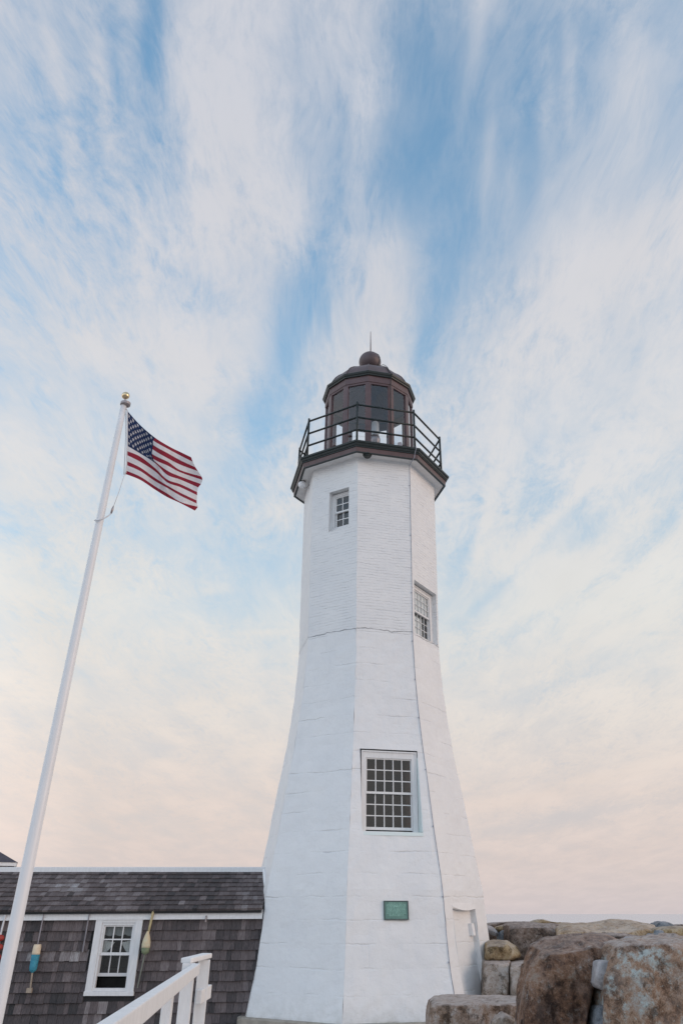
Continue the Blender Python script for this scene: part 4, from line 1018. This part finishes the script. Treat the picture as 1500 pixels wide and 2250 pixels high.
t_ = MB(); A2 = N + Vector((0, 0, -.56)) - side * .0; B2 = F + Vector((0, 0, -.40)); beam(t_, A2, B2, .04, .09); t_.build('lower_rail', M['woodpaint'], ra, bevel=.006)
def post(x, y, zt, w_, d_, nm='post', bev=.006, chamfer=False):
    p = MB(); c = Vector((x, y, 0))
    base = [c - side * w_ / 2 - dirv * d_ / 2, c + side * w_ / 2 - dirv * d_ / 2, c + side * w_ / 2 + dirv * d_ / 2, c - side * w_ / 2 + dirv * d_ / 2]
    p.hexa([(q.x, q.y, -.2) for q in base] + [(q.x, q.y, zt) for q in base]); return p.build(nm, M['woodpaint'], ra, bevel=bev)
for px, wd in ((330, .075), (396, .075)):
    lo, hi = 0.0, 1.0
    for _ in range(40):
        m_ = (lo + hi) / 2; P = along(m_); d_ = P.y * CP + (P.z - EYE) * SP; u_ = CX + FPX * P.x / d_
        if u_ < px: lo = m_
        else: hi = m_
    P = along(lo) + side * -.055
    post(P.x, P.y, P.z + .0, .055, .10)
PA = F - side * .055 + dirv * .03
post(PA.x, PA.y, F.z + .035, .088, .088, 'corner_post')
PB = aty(449, 2114, 6.75)
post(PB.x, PB.y, F.z + .045, .085, .05, 'corner_post')
t_ = MB(); A3 = Vector((PA.x - .02, PA.y - .03, F.z + .050)); B3 = Vector((PB.x + .012, PB.y + .03, F.z + .070)); beam(t_, A3, B3, .085, .032); t_.build('cap_board', M['woodpaint'], ra, bevel=.008)
t_ = MB(); A4 = aty(437, 2191, 6.62); B4 = aty(459, 2178, 6.95); beam(t_, A4, B4, .04, .085); t_.build('cross_rail', M['woodpaint'], ra, bevel=.006)

# ------------------------------------------------------------------ boulders of the sea wall
dg = None
def rock(name, label, outline, y0, depth, m, scale=1.0, front=.975, back=.97, vox=.05, amp=.045, seed=0, cat='boulder', group='boulders of the sea wall', lean=0.0, sharp=.35, fo=None, bulge=.05):
    """outline: silhouette in photo pixels; becomes a closed stone of real depth standing from y0 to y0 + depth"""
    ym = y0 + depth * .42
    P = [aty(px, py, ym) for px, py in outline]
    FP = [aty(px, py, y0) for px, py in (fo or outline)]
    c = sum(P, Vector()) / len(P); fc = sum(FP, Vector()) / len(FP)
    bm = bmesh.new()
    pts = []
    rs = random.Random(seed + 5)
    n_ = len(P)
    for yy, k, src, cc_ in ((y0, front, FP, fc), (y0 + depth * .05, 1.0, FP, fc), (ym, 1.0, P, c), (y0 + depth * .9, 1.0, P, c), (y0 + depth, back, P, c)):
        for p in src:
            q = cc_ + (p - cc_) * (k + rs.uniform(-.012, .012)); q.y = yy + rs.uniform(-.05, .05) * min(depth, .8) + lean * (p.z - c.z); pts.append(q)
    vs = [bm.verts.new(p) for p in pts]
    for L_ in range(4):
        for i in range(n_): bm.faces.new((vs[L_ * n_ + i], vs[L_ * n_ + (i + 1) % n_], vs[(L_ + 1) * n_ + (i + 1) % n_], vs[(L_ + 1) * n_ + i]))
    mid = bm.verts.new(Vector((fc.x + rs.uniform(-.2, .2) * (P[0] - c).length, y0 - bulge, fc.z + rs.uniform(-.1, .15) * (P[0] - c).length)))
    for i in range(n_): bm.faces.new((vs[(i + 1) % n_], vs[i], mid))
    bm.faces.new([vs[4 * n_ + i] for i in range(n_)])
    bmesh.ops.triangulate(bm, faces=bm.faces[:]); bmesh.ops.recalc_face_normals(bm, faces=bm.faces[:])
    me = bpy.data.meshes.new(name + '_raw'); bm.to_mesh(me); bm.free()
    o = bpy.data.objects.new(name, me); COL.objects.link(o)
    md = o.modifiers.new('remesh', 'REMESH'); md.mode = 'VOXEL'; md.voxel_size = vox
    md2 = o.modifiers.new('smooth', 'SMOOTH'); md2.factor = .4; md2.iterations = 1
    dgp = bpy.context.evaluated_depsgraph_get(); ev_ = o.evaluated_get(dgp)
    me2 = bpy.data.meshes.new_from_object(ev_); o.modifiers.clear()
    o.data = me2; bpy.data.meshes.remove(me); me2.name = name
    nv = len(me2.vertices); co = np.empty(nv * 3); me2.vertices.foreach_get('co', co); co = co.reshape(-1, 3)
    no = np.empty(nv * 3); me2.vertices.foreach_get('normal', no); no = no.reshape(-1, 3)
    of = Vector((seed * 3.17, seed * 1.71, seed * .77))
    size = max(P[i].x for i in range(n_)) - min(P[i].x for i in range(n_))
    fq = 1.6 / max(.25, size)
    for i in range(nv):
        v = Vector(co[i]); q = v * fq + of
        d = mnoise.fractal(q, .8, 2.2, 7) * amp * .35
        # fracture facets: every cell of the stone is its own tilted plane
        for fr_, kk in ((1.7, 1.0), (4.2, .38)):
            w_ = q * fr_ + Vector((mnoise.noise(q * 2), mnoise.noise(q * 2 + of), 0)) * .25
            _, cp = mnoise.voronoi(w_); c0 = cp[0]
            h1 = mnoise.noise_vector(c0 * 7.31 + Vector((3.3, 1.7, 9.1)))
            d += (h1.dot(w_ - c0) * 1.5 + mnoise.noise(c0 * 5.7) * .35) * amp * kk * (.35 + sharp)
        cr_ = abs(mnoise.noise(Vector((q.x * 3.1, q.y * 3.1, q.z * .9)) + Vector((9, 2, 4))))
        d -= max(0, .07 - cr_) * amp * 6.0
        co[i] += no[i] * d
    cc = co.mean(0)
    rp_ = random.Random(seed * 7 + 1)
    for q_ in range(int(10 + 50 * sharp)):       # chips off the corners
        nn = Vector((rp_.gauss(0, 1), rp_.gauss(-.6, 1), rp_.gauss(.15, .8))).normalized(); nn = np.array(nn)
        dd = (co - cc) @ nn; hi = np.percentile(dd, rp_.uniform(98.6, 99.9)); over = dd > hi
        co[over] -= np.outer(dd[over] - hi, nn) * .96
    org = Vector((c.x, y0 + depth / 2, min(p.z for p in P)))
    co -= np.array(org); o.location = org
    me2.vertices.foreach_set('co', co.reshape(-1)); me2.materials.clear(); me2.materials.append(m)
    me2.polygons.foreach_set('use_smooth', [True] * len(me2.polygons)); me2.update()
    tag(o, label, cat, group)
    return o
Z5 = lambda pts: [(920 + x / 2.586, 1970 + y / 2.586) for x, y in pts]
RM = {
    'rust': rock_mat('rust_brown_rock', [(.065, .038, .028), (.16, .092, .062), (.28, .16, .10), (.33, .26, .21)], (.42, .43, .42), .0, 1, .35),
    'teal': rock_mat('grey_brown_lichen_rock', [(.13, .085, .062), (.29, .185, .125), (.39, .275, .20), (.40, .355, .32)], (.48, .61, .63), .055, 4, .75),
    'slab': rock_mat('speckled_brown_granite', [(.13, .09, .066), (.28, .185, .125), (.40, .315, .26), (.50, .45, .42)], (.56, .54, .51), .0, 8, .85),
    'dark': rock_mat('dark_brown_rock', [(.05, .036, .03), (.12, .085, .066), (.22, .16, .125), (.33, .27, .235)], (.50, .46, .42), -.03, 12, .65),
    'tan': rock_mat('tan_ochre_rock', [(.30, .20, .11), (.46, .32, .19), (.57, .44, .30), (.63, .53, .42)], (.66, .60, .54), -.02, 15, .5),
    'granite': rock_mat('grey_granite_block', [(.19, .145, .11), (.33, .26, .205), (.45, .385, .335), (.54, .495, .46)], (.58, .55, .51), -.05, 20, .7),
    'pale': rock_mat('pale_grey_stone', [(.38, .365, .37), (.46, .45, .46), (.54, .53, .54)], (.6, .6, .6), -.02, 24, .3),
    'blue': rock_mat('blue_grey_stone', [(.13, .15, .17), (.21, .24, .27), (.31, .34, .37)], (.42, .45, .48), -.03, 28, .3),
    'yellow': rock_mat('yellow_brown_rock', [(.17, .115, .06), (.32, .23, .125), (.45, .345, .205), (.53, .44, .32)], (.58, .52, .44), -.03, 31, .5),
}
rock('boulder', 'large rust brown boulder standing in the middle of the foreground rocks',
     Z5([(575, 930), (598, 720), (615, 560), (650, 385), (688, 290), (765, 248), (905, 222), (1050, 216), (1165, 238), (1115, 275), (1070, 345), (1050, 420), (990, 490), (976, 580), (962, 740), (950, 930)]), 9.4, 1.25, RM['rust'], vox=.028, amp=.05, seed=1, sharp=.7,
     fo=Z5([(565, 930), (590, 720), (610, 560), (648, 395), (690, 318), (790, 318), (900, 300), (1000, 285), (1060, 300), (1066, 330), (1058, 380), (1046, 440), (992, 500), (978, 590), (964, 740), (950, 930)]))
rock('boulder', 'large flat topped grey brown boulder with pale lichen at the right edge',
     Z5([(1070, 930), (1072, 720), (1074, 570), (1088, 420), (1108, 330), (1140, 276), (1235, 250), (1420, 240), (1640, 240), (1740, 300), (1760, 600), (1750, 930)]), 8.2, 1.9, RM['teal'], vox=.03, amp=.04, seed=2, sharp=.7,
     fo=Z5([(1048, 930), (1056, 720), (1062, 570), (1080, 425), (1106, 340), (1140, 292), (1235, 284), (1420, 272), (1640, 276), (1740, 330), (1760, 600), (1750, 930)]))
rock('boulder', 'low flat speckled granite slab lying in front of the tower base',
     Z5([(58, 800), (62, 660), (68, 608), (100, 590), (300, 586), (480, 590), (625, 580), (660, 640), (660, 800)]), 11.6, 1.45, RM['slab'], front=.99, back=1.0, vox=.03, amp=.022, seed=3, sharp=.5,
     fo=Z5([(50, 820), (58, 680), (68, 632), (100, 612), (300, 612), (440, 622), (625, 604), (660, 650), (660, 820)]), bulge=.02)
rock('stone', 'small pale pointed stone in front of the granite slab', Z5([(412, 790), (418, 718), (445, 688), (488, 668), (522, 684), (560, 728), (575, 790)]), 10.9, .45, RM['granite'], vox=.018, amp=.018, seed=4, group='small stones among the boulders', cat='stone', sharp=.8)
rock('boulder', 'dark brown boulder under the sky left of the long tan boulder',
     Z5([(498, 240), (502, 165), (530, 152), (640, 148), (785, 158), (800, 240), (790, 350), (690, 400), (600, 400), (540, 330)]), 19.4, 1.7, RM['dark'], vox=.04, amp=.05, seed=5, sharp=.6,
     fo=Z5([(505, 250), (508, 182), (540, 172), (640, 172), (780, 180), (795, 250), (785, 350), (690, 400), (600, 400), (540, 330)]))
rock('boulder', 'long low tan ochre boulder along the top of the sea wall',
     Z5([(788, 245), (792, 185), (830, 160), (900, 155), (1010, 158), (1100, 145), (1185, 132), (1260, 146), (1335, 156), (1378, 185), (1352, 228), (1345, 300), (1000, 330), (800, 310)]), 18.2, 2.4, RM['tan'], vox=.05, amp=.06, seed=6, sharp=.4,
     fo=Z5([(800, 260), (800, 215), (835, 190), (900, 190), (1010, 198), (1100, 200), (1190, 205), (1260, 190), (1330, 186), (1372, 205), (1352, 245), (1345, 300), (1000, 330), (810, 310)]))
rock('boulder', 'rounded yellow brown boulder resting on the granite blocks beside the tower', Z5([(370, 364), (380, 262), (440, 250), (500, 248), (548, 282), (582, 322), (575, 340), (535, 364)]), 18.4, 1.0, RM['yellow'], vox=.03, amp=.03, seed=7, sharp=.5,
     fo=Z5([(372, 364), (382, 285), (440, 280), (500, 270), (535, 300), (560, 330), (560, 345), (530, 364)]))
rock('granite_block', 'squared brown granite block against the right side of the tower', Z5([(360, 580), (370, 366), (430, 362), (522, 364), (512, 400), (514, 470), (518, 580)]), 17.9, 1.2, RM['granite'], front=.99, back=.99, vox=.03, amp=.018, seed=8, cat='stone block', group='granite blocks beside the tower', sharp=.3,
     fo=Z5([(360, 580), (370, 384), (430, 380), (518, 384), (512, 415), (514, 470), (518, 580)]), bulge=.0)
rock('granite_block', 'squared grey granite block left of the large rust boulder', Z5([(520, 580), (517, 400), (520, 376), (600, 370), (730, 374), (735, 580)]), 17.7, 1.2, RM['granite'], front=.99, back=.99, vox=.03, amp=.018, seed=9, cat='stone block', group='granite blocks beside the tower', sharp=.3,
     fo=Z5([(520, 580), (518, 410), (522, 394), (600, 388), (730, 392), (735, 580)]), bulge=.0)
rock('stone', 'pale grey stone wedged between the two big foreground boulders', Z5([(1000, 500), (1006, 405), (1018, 368), (1060, 364), (1092, 368), (1092, 525), (1060, 540), (1022, 525)]), 9.0, .5, RM['pale'], vox=.02, amp=.014, seed=10, group='small stones among the boulders', cat='stone', sharp=.3)
rock('stone', 'greenish grey stone low in the gap between the two big boulders', Z5([(1000, 800), (1006, 650), (1022, 622), (1055, 620), (1085, 700), (1085, 800)]), 9.1, .5, RM['blue'], vox=.02, amp=.012, seed=11, group='small stones among the boulders', cat='stone', sharp=.3)
rock('boulder', 'dark brown stone showing in the notch behind the right boulder', Z5([(1000, 430), (1055, 300), (1110, 262), (1180, 250), (1240, 300), (1240, 430)]), 11.4, .9, RM['dark'], vox=.03, amp=.03, seed=12, sharp=.5)
rock('stone', 'white rounded pebble lying on top of the right boulder', Z5([(1172, 262), (1178, 238), (1200, 226), (1222, 236), (1234, 262)]), 9.75, .3, RM['pale'], vox=.012, amp=.004, seed=13, group='small stones among the boulders', cat='stone', sharp=.1)
rock('boulder', 'blue grey stone behind the right end of the tan boulder', Z5([(1340, 200), (1345, 158), (1375, 140), (1410, 145), (1450, 158), (1450, 200)]), 20.5, 1.0, RM['blue'], vox=.035, amp=.02, seed=14, sharp=.3)
rock('boulder', 'tan grey boulder at the right edge behind the lichen boulder', Z5([(1370, 300), (1376, 205), (1400, 180), (1455, 172), (1560, 172), (1640, 200), (1640, 300)]), 17.0, 1.6, RM['yellow'], vox=.05, amp=.03, seed=15, sharp=.4)
rock('stone', 'small round blue grey stone left of its darker twin near the right edge', Z5([(1304, 250), (1306, 225), (1320, 210), (1340, 212), (1352, 232), (1352, 250)]), 12.6, .35, RM['blue'], vox=.014, amp=.006, seed=16, group='small stones among the boulders', cat='stone', sharp=.2)
rock('stone', 'dark ribbed blue grey stone before the tan grey boulder', Z5([(1346, 256), (1350, 222), (1368, 192), (1388, 194), (1402, 228), (1404, 256)]), 12.9, .4, RM['blue'], vox=.014, amp=.014, seed=17, group='small stones among the boulders', cat='stone', sharp=.8)
rock('boulder', 'flat dark slab at the waterline beside the tower edge', Z5([(330, 190), (372, 158), (420, 152), (500, 146), (600, 144), (640, 155), (640, 200)]), 22.5, 1.2, RM['dark'], vox=.05, amp=.02, seed=18, sharp=.3)
rock('boulder', 'dark shaded boulder deep behind the tower edge', Z5([(330, 380), (340, 200), (420, 185), (480, 180), (540, 200), (640, 380)]), 21.4, 1.2, RM['dark'], vox=.05, amp=.03, seed=19, sharp=.5)
rock('stone', 'pale wedge shaped stone just right of the tower edge', Z5([(355, 195), (368, 164), (405, 166), (432, 182), (455, 215), (440, 228), (400, 206)]), 20.4, .6, RM['pale'], vox=.03, amp=.015, seed=20, group='small stones among the boulders', cat='stone', sharp=.3)
rock('stone', 'small greenish dark stone left of the dark brown boulder', Z5([(452, 255), (455, 205), (470, 190), (510, 188), (530, 220), (530, 260)]), 20.6, .7, RM['blue'], vox=.03, amp=.015, seed=21, group='small stones among the boulders', cat='stone', sharp=.4)
rock('stone', 'small pale yellow stone on top beside the dark brown boulder', Z5([(425, 196), (440, 172), (480, 160), (512, 164), (520, 195), (470, 200)]), 20.8, .6, RM['yellow'], vox=.03, amp=.012, seed=22, group='small stones among the boulders', cat='stone', sharp=.3)
rock('boulder', 'low brown mound of rock breaking the waterline behind the dark boulder', Z5([(600, 175), (640, 152), (668, 136), (700, 128), (735, 140), (770, 150), (860, 148), (900, 175)]), 24.0, 1.5, RM['yellow'], vox=.06, amp=.03, seed=23, sharp=.4)
rock('boulder', 'low dark stones lying between the tan boulder and the lichen boulder', Z5([(960, 300), (990, 225), (1120, 215), (1300, 232), (1420, 222), (1560, 228), (1560, 300)]), 13.6, 1.6, RM['dark'], vox=.05, amp=.03, seed=24, sharp=.5)
rock('boulder', 'dark flat stone on the horizon at the right edge of the wall', Z5([(1395, 205), (1440, 162), (1490, 158), (1570, 160), (1600, 205)]), 22.0, 1.0, RM['dark'], vox=.05, amp=.02, seed=25, sharp=.4)
